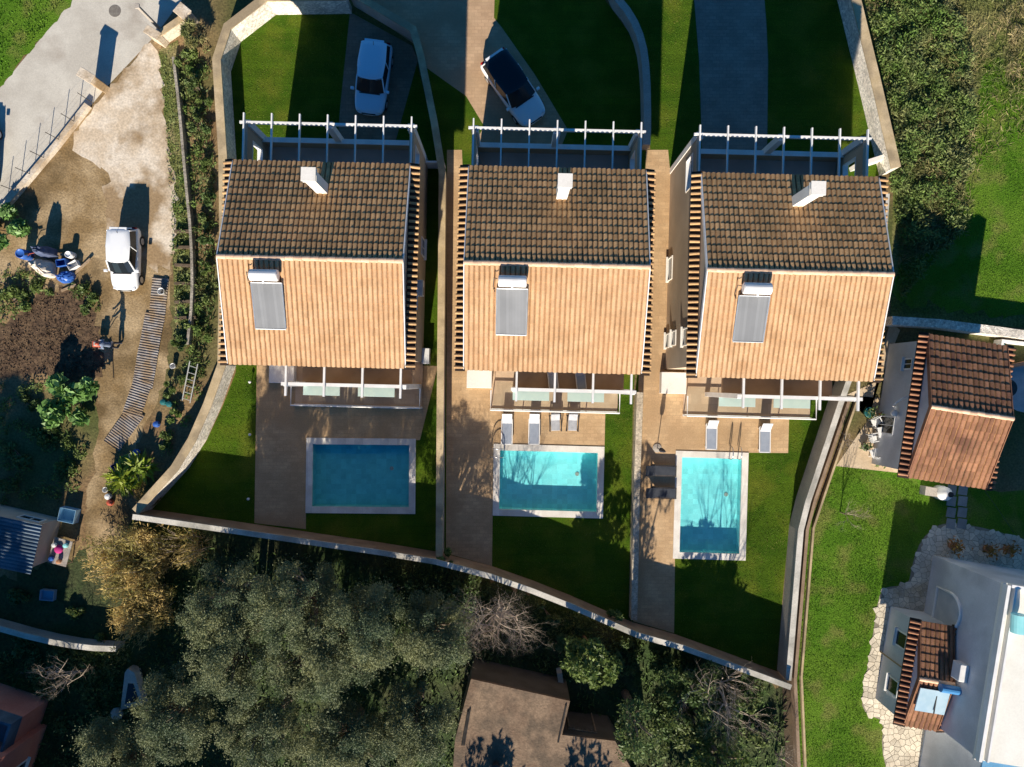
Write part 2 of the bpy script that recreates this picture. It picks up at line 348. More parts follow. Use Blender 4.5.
# ------------------------------------------------------------------ ground and its sheets
B = 170
sheet('ground', [(-B, -B), (B, -B), (B, B), (-B, B)], 0.0, soil, list(HOLES.values()))
def gs(name, pts, z, m, holes=(), sm=0, jit=0.0):
    p = poly_pts(pts)
    if sm: p = smooth_pts(p + [p[0]], sm)[:-1]
    if jit:                                       # ragged edge
        q = []
        for a, b in zip(p, p[1:] + p[:1]):
            n = max(1, int(math.hypot(b[0] - a[0], b[1] - a[1]) / .35)); q += [(a[0] + (b[0] - a[0]) * i / n + random.gauss(0, jit), a[1] + (b[1] - a[1]) * i / n + random.gauss(0, jit)) for i in range(n)]
        p = q
    return sheet(name, p, z, m, holes)
gs('road', [(76, -4), (60, -60), (120, -90), (186, -60), (182, 0), (155, 36), (104, 90), (60, 143), (0, 215), (-70, 300), (-160, 300), (-60, 170), (0, 88)], .012, concrete)
gs('verge_grass', [(76, -4), (60, -60), (-150, -60), (-160, 250), (-60, 170), (0, 88)], .016, mead_m, jit=.07)
gs('yard', [(155, 36), (165, 60), (170, 160), (172, 290), (166, 380), (135, 450), (128, 540), (90, 560), (84, 520), (98, 430), (92, 380), (60, 330), (20, 270), (-60, 330), (-70, 300), (0, 217), (60, 145), (104, 92)], .008, dirt, jit=.12)
gs('concrete_apron', [(152, 44), (160, 56), (168, 150), (175, 190), (175, 272), (146, 268), (110, 240), (104, 205), (112, 170), (84, 160), (66, 146), (98, 104), (104, 92)], .014, cement, sm=1, jit=.13)
gs('dug_bed', [(42, 292), (66, 284), (88, 300), (100, 330), (104, 372), (80, 384), (40, 372), (-20, 380), (-20, 330), (16, 318)], .014, digged, sm=1, jit=.12)
gs('grass_bank', [(159, 50), (178, 40), (182, 100), (190, 200), (200, 330), (176, 330), (170, 200)], .011, rough_m)
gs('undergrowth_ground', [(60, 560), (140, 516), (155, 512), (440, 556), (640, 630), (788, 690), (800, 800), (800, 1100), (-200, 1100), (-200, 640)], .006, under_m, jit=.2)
gs('rough_meadow', [(850, -60), (1250, -60), (1250, 330), (890, 325), (893, 190), (862, 10)], .006, rough_m)
gs('bright_lawn', [(985, 60), (1100, 40), (1250, 60), (1250, 322), (895, 312), (896, 262), (940, 250), (958, 230), (972, 150)], .010, mead_m, sm=1, jit=.2)
gs('meadow', [(838, 462), (900, 470), (1000, 492), (1250, 470), (1250, 800), (1100, 1100), (790, 1100), (789, 690), (800, 540)], .010, mead_m)

# villa plots: lawns (whole plot) then paving on top
gs('lawn_west_villa', [(348, 12), (276, 14), (240, 41), (229, 74), (236, 165), (236, 372), (222, 408), (206, 442), (152, 510), (255, 524), (385, 543), (437, 551), (438, 400), (440, 180), (434, 130), (412, 46), (352, 12)], .016, lawn_m, [HOLES[1]])
gs('lawn_middle_villa', [(414, 40), (436, 130), (442, 180), (440, 400), (440, 552), (492, 566), (532, 580), (570, 595), (602, 609), (628, 620), (633, 400), (650, 170), (644, 100), (638, 45), (602, -4), (590, -50), (350, -50), (352, 0)], .016, lawn_m, [HOLES[2]])
gs('lawn_east_villa', [(604, -4), (640, 45), (646, 100), (652, 170), (635, 400), (630, 620), (675, 634), (725, 652), (776, 671), (789, 525), (796, 497), (828, 401), (884, 190), (840, 0), (830, -50), (592, -50)], .016, lawn_m, [HOLES[3]])
gs('terrace_west_villa', [(257, 360), (438, 366), (420, 440), (305.5, 439), (306.5, 440), (306, 529), (254.5, 523)], .022, pave)
gs('terrace_middle_villa', [(447, 150), (462, 150), (470, 380), (606, 380), (604.5, 446), (493.5, 444), (492, 566), (446, 553)], .022, pave)
gs('terrace_east_villa', [(646, 150), (668, 150), (690, 375), (790, 380), (788, 453), (676, 452), (674, 633), (633, 621), (638, 400)], .022, pave)
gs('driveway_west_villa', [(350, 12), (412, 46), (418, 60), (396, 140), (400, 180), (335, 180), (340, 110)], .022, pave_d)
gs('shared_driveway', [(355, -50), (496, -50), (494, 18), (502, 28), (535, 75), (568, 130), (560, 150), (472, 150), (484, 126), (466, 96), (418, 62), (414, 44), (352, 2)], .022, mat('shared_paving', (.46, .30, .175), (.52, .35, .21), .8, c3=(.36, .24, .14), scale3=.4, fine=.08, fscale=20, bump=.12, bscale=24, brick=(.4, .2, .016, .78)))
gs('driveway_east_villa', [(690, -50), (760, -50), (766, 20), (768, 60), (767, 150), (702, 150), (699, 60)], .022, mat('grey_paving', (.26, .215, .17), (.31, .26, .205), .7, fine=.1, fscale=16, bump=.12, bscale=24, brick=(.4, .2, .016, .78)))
gs('patio', [(846, 395), (880, 380), (900, 330), (890, 322), (884, 345), (868, 420), (836, 466), (900, 473), (905, 400)], .016, mat('patio_paving', (.56, .43, .28), (.63, .50, .34), .8, fine=.12, fscale=16, c3=(.45, .33, .2), scale3=.6))

# ------------------------------------------------------------------ pools
def pool(i, label, tile_mat, ladder=None):
    q = poly_pts(POOLS[i])[::-1]; c = Vector(np.mean(q, axis=0).tolist()).to_3d()
    t = empty('swimming_pool', c, 0, label, 'pool', 'villa swimming pools')
    inn = inner_q(POOLS[i], .36); D = -.64; n = 4
    mb = MB(); mb.add([(x, y, D) for x, y in inn] + [(x, y, .0) for x, y in inn], [(0, 1, 2, 3)] + [(j, n + j, n + (j + 1) % n, (j + 1) % n) for j in range(n)])
    mb.build('basin', tile_mat, t, world=True)
    # shell below the coping (closes the gap down to the basin)
    cm = MB(); out = inner_q(POOLS[i], -.02)
    for j in range(4):
        a, b = out[j], out[(j + 1) % 4]; a2, b2 = inn[j], inn[(j + 1) % 4]
        cm.add([(*a, -.05), (*b, -.05), (*b2, -.05), (*a2, -.05), (*a, .06), (*b, .06), (*b2, .06), (*a2, .06)],
               [(4, 5, 6, 7), (0, 1, 5, 4), (2, 3, 7, 6), (3, 2, 1, 0)])
    cm.build('coping', pool_cop, t, world=True)
    wi = inner_q(POOLS[i], .37)
    MB().add([(x, y, -.10) for x, y in wi], [(0, 1, 2, 3)]).build('water', water, t, world=True)
    d = MB().lathe([(.12, 0), (.12, .02)], 12, (inn[0][0] * .2 + inn[2][0] * .8, inn[0][1] * .4 + inn[2][1] * .6, D + .004)); d.build('drain_cover', greywall, t, world=True)
    if ladder:
        base, direc = ladder
        b0 = W(*base); dv = Vector((direc[0], direc[1], 0)); sd = Vector((-dv.y, dv.x, 0))
        l = MB()
        for s in (-.25, .25):
            p0 = b0 + sd * s - dv * .55
            pts = [p0 + Vector((0, 0, .06))] + [p0 + dv * (.35 - .35 * math.cos(a)) * 1.1 + Vector((0, 0, .5 + .35 * math.sin(a))) for a in np.linspace(0, math.pi, 9)] + [p0 + dv * .77 + Vector((0, 0, -.58))]
            l.tube(pts, .028, 6)
        lo = l.build('ladder_rail', chrome, t, world=True, smooth=True)
        for k in range(3):
            z = -.13 - .16 * k; p = b0 + dv * .22
            MB().tube([p + sd * -.25 + Vector((0, 0, z)), p + sd * .25 + Vector((0, 0, z))], .025, 5).build('ladder_tread', chrome, t, world=True)
    return t
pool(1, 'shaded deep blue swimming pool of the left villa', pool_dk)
pool(2, 'bright turquoise rectangular swimming pool of the middle villa with curved ladder', pool_tile, ((500, 452), (1, -.05)))
pool(3, 'upright turquoise swimming pool of the right villa mottled with tree shade', pool_tile, ((733, 455), (-.02, -1)))

# ------------------------------------------------------------------ walls
def wall(name, pts, h, th, m, cop, label, side=1, over=.05, cth=.07, world_pts=False, base=0.0):
    """pts: pixel polyline of the visible (inner) foot; thickness grows to the given side"""
    p = pts if world_pts else poly_pts(pts)
    a = p; b = offs(p, th * side)
    t = empty(name, (p[0][0], p[0][1], 0), 0, label, 'wall')
    if side > 0: a, b = b, a                      # a is left
    hh = h if hasattr(h, '__len__') else [h] * len(p)
    strip(MB(), b, a, base, hh).build('masonry', m, t, world=True)
    if cop:
        a2 = offs(p, (th + over) * side); b2 = offs(p, -over * side)
        if side > 0: a2, b2 = a2, b2
        mb = MB(); n = len(p)
        A, Bq = (a2, b2) if side > 0 else (b2, a2)
        P = [(*Bq[i], hh[i]+.002) for i in range(n)] + [(*A[i], hh[i]+.002) for i in range(n)] + [(*Bq[i], hh[i] + cth) for i in range(n)] + [(*A[i], hh[i] + cth) for i in range(n)]
        Fc = []
        for i in range(n - 1):
            Fc += [(2*n+i, 2*n+i+1, 3*n+i+1, 3*n+i), (i, i+1, 2*n+i+1, 2*n+i), (n+i+1, n+i, 3*n+i, 3*n+i+1), (i+1, i, n+i, n+i+1)]
        Fc += [(0, 2*n, 3*n, n), (n-1, 2*n-1, 4*n-1, 3*n-1)]
        mb.add(P, Fc).build('coping', cop, t, world=True)
    return t
wall('garden_wall', [(352, 14), (276, 15), (241, 42), (231, 72), (237, 165), (238, 250), (236, 366), (222, 405), (207, 439), (190, 467), (152, 509)], 1.55, .38, pebble, coping_tan,
     'pebble faced garden wall with tan coping around the left villa', side=-1)
wall('garden_wall', [(150, 509), (255, 524), (385, 543), (439, 552), (492, 566), (532, 580), (570, 595), (602, 609), (632, 622), (675, 634), (725, 652), (779, 672)], 1.85, .2, coping_dk, coping_gr,
     'long slanting wall with pale coping below all three pools', side=-1)
wall('garden_wall', [(354, 6), (414, 42), (421, 66), (434, 130), (442, 180), (441, 300), (440, 400), (439, 551)], 1.3, .3, greywall, coping_tan,
     'thin boundary wall running between the left and middle villas', side=1)
wall('garden_wall', smooth_pts([(598, -30), (608, 4), (626, 26), (636, 50), (640, 80), (641, 128), (640, 150)], 1), .9, .42, greywall, greywall,
     'curved grey wall between the middle and right front lawns', side=1, over=.0)
wall('garden_wall', [(635, 392), (632, 480), (629, 616)], .7, .36, mat('tan_pebble', (.58, .49, .36), (.50, .41, .29), 1.2, fine=.2, fscale=18, bump=1.0, bscale=16, vor=.35, vscale=9), None, 'low pebble wall between the middle and right pool gardens', side=1)
wall('garden_wall', [(872, 200), (866, 290), (850, 340), (828, 401), (796, 497), (789, 525), (777, 670)], 1.4, .22, greywall, coping_gr,
     'boundary wall along the right edge of the right villa garden', side=1)
wall('garden_wall', [(833, -20), (837, 0), (859, 90), (879, 176)], 1.4, .46, pebble, coping_tan, 'tan topped outer wall beside the rough meadow', side=1)
wall('garden_wall', [(850, 172), (878, 163)], .9, .25, stucco_w, None, 'short white wall joining the right villa to its boundary', side=1)
# drain channel and kerb outside the right wall
kerb = [W2(*p) for p in [(844, 401), (811, 497), (803, 527), (791, 675), (796, 790)]]
chan = sheet('drain_channel', kerb + offs(kerb, -.55)[::-1], .014, mat('dark_channel_soil', (.05, .035, .02), (.08, .055, .03), 1.5, fine=.3))  # flat dark strip in place of a sunken channel
wall('kerb_wall', [(843, 401), (810, 497), (802, 527), (790, 675), (795, 790)], .55, .14, coping_dk, coping_dk, 'low brown kerb wall beside the drain channel', side=1, over=.02)
wall('kerb_wall', [(854, 401), (821, 497), (811, 527), (799, 675), (804, 790)], .25, .12, coping_tan, None, 'thin tan kerb edging the meadow beside the channel', side=1)

# ------------------------------------------------------------------ roofs of tiles
def tile_mesh(name, w, l, th=.03, hump=.085):
    xs = [-.5, -.41, -.385, -.30, -.15, 0, .15, .30, .385, .41, .5]; zs = [0, 0, .35, .74, .95, 1, .95, .74, .35, 0, 0]
    P = [(x * w * 1.02, y * l, z * hump + (.0 if y < 0 else th)) for y in (-.5, .5) for x, z in zip(xs, zs)]
    P += [(x * w * 1.02, .5 * l, th - .045 + .25 * z * hump) for x, z in zip(xs, zs)]
    n = len(xs); Fc = []
    for i in range(n - 1): Fc += [(i, i + 1, n + i + 1, n + i), (n + i, n + i + 1, 2 * n + i + 1, 2 * n + i)]
    me = bpy.data.meshes.new(name); me.from_pydata(P, [], Fc); me.update()
    for k, p in enumerate(me.polygons): p.material_index = 1 if (k // 2) in (0, 1, 8, 9) else 0
    return me
def barrel_mesh(name, w, l, hgt, th=.02, n=6):
    P = []; Fc = []
    for y in (-.5, .5):
        for k in range(n + 1):
            a = math.pi * k / n; P.append((-math.cos(a) * w / 2 * (1.0 if y > 0 else .86), y * l, math.sin(a) * hgt + (th if y > 0 else 0)))
    m = n + 1
    for k in range(n): Fc.append((k, k + 1, m + k + 1, m + k))
    Fc.append(tuple(range(m, 2 * m))[::1]); Fc.append(tuple(range(m - 1, -1, -1)))
    me = bpy.data.meshes.new(name); me.from_pydata(P, [], Fc); me.update(); return me
def fr(origin, x, y, z): return Matrix(((x.x, y.x, z.x, origin.x), (x.y, y.y, z.y, origin.y), (x.z, y.z, z.z, origin.z), (0, 0, 0, 1)))
def joined(name, proto, mats4, m, parent):
    nv = len(proto.vertices); co = np.array([v.co[:] for v in proto.vertices]); fs = [tuple(p.vertices) for p in proto.polygons]
    V = []; Fc = []
    for k, M4 in enumerate(mats4):
        A = np.array(M4); V.append(co @ A[:3, :3].T + A[:3, 3]); Fc += [tuple(i + k * nv for i in f) for f in fs]
    me = bpy.data.meshes.new(name); me.from_pydata(np.vstack(V).tolist(), [], Fc); me.update(); me.materials.append(m); me.materials.append(tile_dirt_shade if m is not tile_s else tile_groove)
    me.polygons.foreach_set('material_index', [p.material_index for p in proto.polygons] * len(mats4))
    o = link(name, me, m, parent); o['kind'] = 'stuff'; return o
def tiled_roof(t, hw, run, ze, zr, tw, tl, m_n, m_nf, m_s, single_n=300, single_s=0, skirt=.44, ridge=True, skirt_m=None, skip=None, m_single_s=None):
    """two tiled slopes (ridge along local x), ridge tiles, gable walls' tile skirts; local frame of thing t"""
    L = math.hypot(run, zr - ze); ncol = round(2 * hw / tw); tw = 2 * hw / ncol; nrow = round(L / tl); tl = L / nrow
    proto = tile_mesh('roof_tile', tw, tl * 1.10); rise = zr - ze
    rf = MB()                                      # deck
    P = []
    for s in (1, -1):
        P += [(-hw, s * run, ze), (hw, s * run, ze), (hw, 0, zr), (-hw, 0, zr)]
    P2 = [(x, y, z - .14) for x, y, z in P]
    rf.add(P + P2, [(0, 3, 2, 1)[::-1] if False else (1, 2, 3, 0), (4, 5, 6, 7), (8, 9, 1, 0), (13, 12, 4, 5), (8, 11, 10, 9), (12, 13, 14, 15), (0, 3, 11, 8), (1, 9, 10, 2), (4, 12, 15, 7), (5, 6, 14, 13)])
    roof = rf.build('roof', under_tile, t)
    first = None
    for s in (1, -1):
        down = Vector((0, s * run, -rise)).normalized(); nrm = Vector((0, s * rise, run)).normalized()
        X = Vector((s * -1.0, 0, 0)) if s > 0 else Vector((1, 0, 0)); X = down.cross(nrm)
        cells = []
        for r in range(nrow):
            for c in range(ncol):
                x = -hw + (c + .5) * tw; o = Vector((x, 0, zr)) + down * ((r + .5) * tl + random.uniform(-.012, .012)) + nrm * (.012 + random.uniform(0, .008)) + Vector((random.uniform(-.006, .006), 0, 0))
                if skip and skip(x, o.y): continue
                a = random.gauss(0, .012); Y2 = (down * math.cos(a) + X * math.sin(a)); X2 = Y2.cross(nrm)
                cells.append(fr(o, X2, Y2, nrm))
        k = single_n if s > 0 else single_s
        if k:
            if first is None or s < 0:
                me = proto.copy(); me.materials.append(m_n if s > 0 else m_single_s); me.materials.append(tile_dirt_shade)
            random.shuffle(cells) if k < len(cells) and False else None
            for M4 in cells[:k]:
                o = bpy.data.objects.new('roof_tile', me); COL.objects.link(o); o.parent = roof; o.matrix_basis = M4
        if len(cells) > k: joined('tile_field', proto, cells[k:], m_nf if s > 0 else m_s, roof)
    if ridge:
        rp = barrel_mesh('ridge_tile', .26, .44, .11, .02); rp.materials.append(ridge_m); n = round(2 * hw / .40)
        for i in range(n):
            o = bpy.data.objects.new('ridge_tile', rp); COL.objects.link(o); o.parent = roof
            o.location = (-hw + (i + .5) * 2 * hw / n, random.uniform(-.01, .01), zr + .03); o.rotation_euler = (0, 0, -math.pi / 2 + random.gauss(0, .02))
    # verge boards
    for sx in (-1, 1):
        for s in (-1, 1):
            mb = MB(); x0, x1 = sx * (hw - .01), sx * (hw + .035)
            P = [(x0, 0, zr - .15), (x0, s * run, ze - .15), (x1, s * run, ze - .15), (x1, 0, zr - .15)]
            P += [(x, y, z + .26) for x, y, z in P]; 
            mb.add(P, [(0, 1, 2, 3), (4, 7, 6, 5), (0, 4, 5, 1), (3, 2, 6, 7), (1, 5, 6, 2), (0, 3, 7, 4)]).build('verge_board', whitep if skirt_m is None else skirt_m, roof)
    if skirt:
        sp = barrel_mesh('verge_tile', .155, skirt * 1.1, .085, .02); sp.materials.append(m_n if skirt_m is None else skirt_m)
        for sx in (-1, 1):
            n = round((2 * run + .1) / .29)
            MB().add([(sx * (hw - .05), -run - .1, ze + .12), (sx * (hw + skirt), -run - .1, ze - .06), (sx * (hw + skirt), run + .1, ze - .06), (sx * (hw - .05), run + .1, ze + .12),
                      (sx * (hw - .05), -run - .1, ze - .05), (sx * (hw + skirt), -run - .1, ze - .12), (sx * (hw + skirt), run + .1, ze - .12), (sx * (hw - .05), run + .1, ze - .05)],
                     [(0, 1, 2, 3), (7, 6, 5, 4), (0, 4, 5, 1), (1, 5, 6, 2), (2, 6, 7, 3), (3, 7, 4, 0)]).build('verge_deck', under_tile, roof)
            for i in range(n):
                o = bpy.data.objects.new('verge_tile', sp); COL.objects.link(o); o.parent = roof
                o.location = (sx * (hw + skirt * .5 + .01), -run - .05 + (i + .5) * (2 * run + .1) / n, ze + .035)
                o.rotation_euler = (R(-16), 0, -sx * math.pi / 2 + random.gauss(0, .03))
    return roof
def window(t, c, size, face, frame_m=whitep, sill=True, mull=True):
    """window set in a wall: face is the outward normal axis 'x-','x+','y-','y+'; c centre on the wall plane (local)"""
    ax = face[0]; s = 1 if face[1] == '+' else -1; w, h = size
    def bx(mb, u, v, du, dv, n0, n1):
        if ax == 'x': mb.box((c[0] + s * (n0 + n1) / 2, c[1] + u, c[2] + v), (abs(n1 - n0), du, dv))
        else: mb.box((c[0] + u, c[1] + s * (n0 + n1) / 2, c[2] + v), (du, abs(n1 - n0), dv))
    f = .07; mb = MB()
    bx(mb, 0, h / 2 + f / 2, w + 2 * f, f, -.02, .06); bx(mb, 0, -h / 2 - f / 2, w + 2 * f, f, -.02, .06)
    bx(mb, w / 2 + f / 2, 0, f, h, -.02, .06); bx(mb, -w / 2 - f / 2, 0, f, h, -.02, .06)
    wo = mb.build('window', frame_m, t)
    p = MB(); bx(p, 0, 0, w, h, -.01, .02); p.build('pane', darkglass, wo)
    mul = MB()
    if mull: bx(mul, 0, 0, .04, h, .02, .035); (mul.build('mullion', frame_m, wo) if mull else None)
    if sill:
        q = MB(); bx(q, 0, -h / 2 - f - .03, w + .3, .05, -.02, .16); q.build('sill', frame_m, wo)
    return wo

ZE, ZR, HW, RUN = 7.22, 8.80, 4.31, 4.93
def villa(cx, cy, rz, where, chim_tilt=0):
    t = empty('villa', (cx, cy, 0), R(rz), f'{where} villa of the row with orange tile roof and solar heater', 'house', 'row of three matching villas')
    yN, yS = 4.6, -4.45
    # body: main block with gables
    w = HW - .04
    P = [(-w, yS, 0), (w, yS, 0), (w, yN, 0), (-w, yN, 0), (-w, yS, ZE + .12), (w, yS, ZE + .12), (w, yN, ZE + .06), (-w, yN, ZE + .06), (-w, 0, ZR - .16), (w, 0, ZR - .16)]
    MB().add(P, [(0, 1, 5, 4), (2, 3, 7, 6), (1, 2, 6, 9, 5), (3, 0, 4, 8, 7)]).build('wall', stucco, t)
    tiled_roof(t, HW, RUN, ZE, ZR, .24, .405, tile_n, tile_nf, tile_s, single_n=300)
    # north balcony, its side walls with openings, parapet, pergola
    box('balcony_floor', (0, 5.82, 3.0), (2 * w - .4, 2.4, .2), mat('balcony_tile', (.44, .38, .33), (.49, .43, .38), 1, fine=.1), t)
    for sx in (-1, 1):
        mb = MB(); x = sx * (w - .1)
        mb.box((x, 5.88, 1.6), (.2, 2.56, 3.2)); mb.box((x, 5.88, 3.6), (.2, 2.56, .8)); mb.box((x, 5.88, 5.77), (.2, 2.56, .74))
        mb.box((x, 4.72, 4.7), (.2, .24, 1.4)); mb.box((x, 6.86, 4.7), (.2, .6, 1.4))
        mb.build('side_wall', stucco, t)
        fm = MB()
        for y in (4.87, 6.53): fm.box((x, y, 4.7), (.24, .06, 1.4))
        fm.box((x, 5.7, 5.37), (.24, 1.6, .06)); fm.box((x, 5.7, 4.03), (.28, 1.6, .06)); fm.build('opening_frame', whitep, t)
    box('parapet', (0, 7.08, 2.0), (2 * w - .41, .16, 4.0), stucco, t)
    box('parapet_cap', (0, 7.08, 4.03), (2 * w - .42, .26, .055), whitep, t)
    for x in (-w + .14, 0, w - .14):
        MB().box((x, 7.2, 3.04), (.34, .34, 6.08)).build('column', whitep, t, bevel=.01)
    box('pergola_beam', (0, 7.2, 6.17), (2 * w + .35, .12, .16), whitep, t)
    for i in range(7):
        x = -w + .08 + i * (2 * w - .16) / 6
        box('rafter', (x, 6.12, 6.33), (.07, 3.0, .14), whitep, t)
    # south balcony, parapet, pergola, terrace
    x0, x1 = -1.85, 4.1; xm = (x0 + x1) / 2; xw = x1 - x0
    flo = mat('south_balcony_tile', (.34, .22, .13), (.4, .27, .165), 1, fine=.08)
    box('balcony_floor', (xm, -5.12, 3.2), (xw, 1.33, .2), flo, t)
    box('parapet', (xm, -5.86, 3.75), (xw, .14, 1.3), stucco, t)
    box('pergola_beam', (xm, -5.86, 6.3), (xw + .3, .17, .2), whitep, t)
    for x in (x0 + .05, x1 - .02):
        MB().box((x, -5.86, 3.1), (.26, .26, 6.2)).build('column', whitep, t, bevel=.01)
    for i in range(4):
        x = x0 + .12 + i * (xw - .24) / 3
        box('rafter', (x, -5.45, 6.47), (.10, 2.0, .14), whitep, t)
    for x, ww in ((-.9, 2.0), (2.1, 2.0)):
        box('canopy_pane', (x, -6.2, 2.9), (ww, .55, .03), frost, t)
    for x, ww in ((-1.4, 2.0), (1.7, 2.2)):
        window(t, (x, yS, 1.25), (ww, 2.1), 'y-', sill=False); window(t, (x, yS, 4.5), (ww, 2.0), 'y-', sill=False)
    box('terrace_slab', (.55, -5.78, .06), (7.43, 2.66, .12), mat('pink_terrace', (.52, .36, .23), (.57, .41, .27), 1, fine=.08, brick=(.6, .6, .01, .88)), t)
    # white railing of the terrace with glass
    yR = -7.12; xl, xr = -3.15, 4.25
    r = MB(); r.tube([(xl, -5.98, 1.02), (xl, yR, 1.02), (xr, yR, 1.02), (xr, -5.98, 1.02)], .045, 6)
    ro = r.build('railing', whitep, t)
    for x in np.linspace(xl, xr, 5): box('railing_post', (x, yR, .55), (.06, .06, .94), whitep, ro)
    g = 4
    for i in range(g):
        a = xl + (xr - xl) * i / g; box('railing_pane', (a + (xr - xl) / g / 2, yR, .58), ((xr - xl) / g - .12, .016, .74), clear, ro)
    box('railing_base', (.55, yR, .16), (xr - xl + .1, .12, .10), whitep, ro)
    # low white pump box beside the terrace
    box('pump_box', (-3.86, -5.25, .3), (1.45, 1.25, .6), stucco_w, t, bevel=.02)
    # west and east side windows
    for y, z, s in ((1.35, .8, (1.2, .9)), (-2.8, .6, (.7, .7)), (-2.75, 2.2, (.7, .8)), (-2.85, 4.95, (.8, 1.1))):
        window(t, (-w, y, z), s, 'x-', frame_m=stucco_w, mull=False)
    for y, z, s in ((2.0, 1.6, (.9, 1.1)), (-1.2, 4.9, (.9, 1.1))): window(t, (w, y, z), s, 'x+')
    ac = MB().box((w + .18, -.55, 3.4), (.32, .85, .6)).build('air_conditioner', white_pl, t, bevel=.02)
    MB().tube([(w + .345, -.7, 3.4), (w + .355, -.7, 3.4)], .22, 14).build('fan_grille', greywall, ac)
    ac = MB().box((w + .22, -4.1, .45), (.42, .9, .7)).build('heat_pump', white_pl, t, bevel=.02)
    MB().tube([(w + .435, -4.2, .45), (w + .445, -4.2, .45)], .26, 14).build('fan_grille', greywall, ac)
    # chimney
    ch = MB(); cxx, cyy = .2, 3.55
    ch.box((cxx, cyy, 8.6), (.52, .5, 2.5)); co = ch.build('chimney', stucco_w, t, bevel=.015)
    MB().box((cxx, cyy, 9.89), (.62, .6, .07)).build('chimney_slab', stucco_w, co)
    for dx in (-.2, .2): MB().box((cxx + dx, cyy, 10.0), (.09, .46, .15)).build('chimney_pier', stucco_w, co)
    MB().box((cxx, cyy, 10.12), (.66, .62, .07)).build('chimney_cap', stucco_w, co)
    # solar heater
    s0 = -(ZR - ZE) / RUN; px = -2.05
    def rz_(y): return ZR + s0 * abs(y)
    pan = MB(); ya, yb, hw2 = -1.15, -3.25, .72; off = .22
    P = [(px - hw2, ya, rz_(ya) + off + .08), (px + hw2, ya, rz_(ya) + off + .08), (px + hw2, yb, rz_(yb) + off - .04), (px - hw2, yb, rz_(yb) + off - .04)]
    P2 = [(x, y, z - .1) for x, y, z in P]
    so_ = pan.add(P + P2, [(3, 2, 1, 0), (4, 5, 6, 7), (0, 1, 5, 4), (1, 2, 6, 5), (2, 3, 7, 6), (3, 0, 4, 7)]).build('solar_collector', collector, t)
    fmb = MB()
    for a, b in ((0, 1), (1, 2), (2, 3), (3, 0)): fmb.tube([Vector(P[a]), Vector(P[b])], .03, 4)
    fmb.build('collector_frame', galv, so_)
    tz = rz_(-.85) + .52
    tk = MB().tube([(px - .66, -.85, tz), (px - .62, -.85, tz), (px + .62, -.85, tz), (px + .66, -.85, tz)], [.2, .27, .27, .2], 18).build('water_tank', whitep, t, smooth=False)
    for s in (-1, 1):
        MB().tube([(px + s * .5, -.85, tz - .2), (px + s * .5, -.7, rz_(-.7)), ], .025, 4).build('tank_leg', galv, tk)
    MB().tube([(px - .7, -.75, tz), (px - .86, -.7, tz - .1), (px - .9, -1.1, rz_(-1.1) + .1), (px - .8, -1.3, rz_(-1.3) + .15)], .022, 5).build('pipe', steel, tk)
    MB().tube([(px, -1.06, tz + .12), (px, -1.24, tz + .05)], .05, 6).build('valve', whitep, tk)
    return t
VC = [(-9.38, 5.80), (2.09, 5.52), (13.39, 5.18)]
for (cx, cy), wh, rz in zip(VC, ('left', 'middle', 'right'), (-1.4, -1.4, -1.5)): villa(cx, cy, rz, wh)
# cross pieces at the north-east corner of villas
box('side_gate', (0, 0, .6), (1.5, .1, 1.2), whitep).location = W(433, 168)
tag(bpy.data.objects['side_gate'], 'pale low side gate beside the left villa passage', 'gate')

# ------------------------------------------------------------------ small tiled house on the right
def small_house():
    t = empty('cottage', (23.72, -1.5, 0), R(-8.5), 'small red tiled cottage right of the villas', 'house')
    hw, run, ze, zr = 2.12, 3.82, 3.9, 5.15; w = hw - .03
    P = [(-w, -3.55, 0), (w, -3.55, 0), (w, 3.55, 0), (-w, 3.55, 0), (-w, -3.55, ze + .06), (w, -3.55, ze + .06), (w, 3.55, ze + .06), (-w, 3.55, ze + .06), (-w, 0, zr - .16), (w, 0, zr - .16)]
    MB().add(P, [(0, 1, 5, 4), (2, 3, 7, 6), (1, 2, 6, 9, 5), (3, 0, 4, 8, 7)]).build('wall', bluewall, t)
    tiled_roof(t, hw, run, ze, zr, .285, .46, tile_r, tile_rf, tile_rf, single_n=300, single_s=300, skirt=.45, skirt_m=tile_r, m_single_s=tile_r)
    window(t, (-w, 2.3, 2.4), (.5, .7), 'x-'); window(t, (-w, -1.2, 1.0), (.9, 1.7), 'x-', sill=False)
    window(t, (0, -3.55, 1.9), (1.0, 1.0), 'y-')
    MB().tube([(-w - .05, -.1, 1.6), (-w - .35, -.05, 2.2), (-w - .45, .1, 2.6), (-w - .3, .35, 2.9), (-w - .02, .5, 3.0)], .05, 6).build('curved_bracket', whitep, t)
    lb = MB().lathe([(.02, 0), (.16, .05), (.2, .22), (.14, .36), (.03, .4)], 12, (-w - .25, -.5, 2.0)); lb.build('wall_lamp', white_pl, t, smooth=True)
small_house()
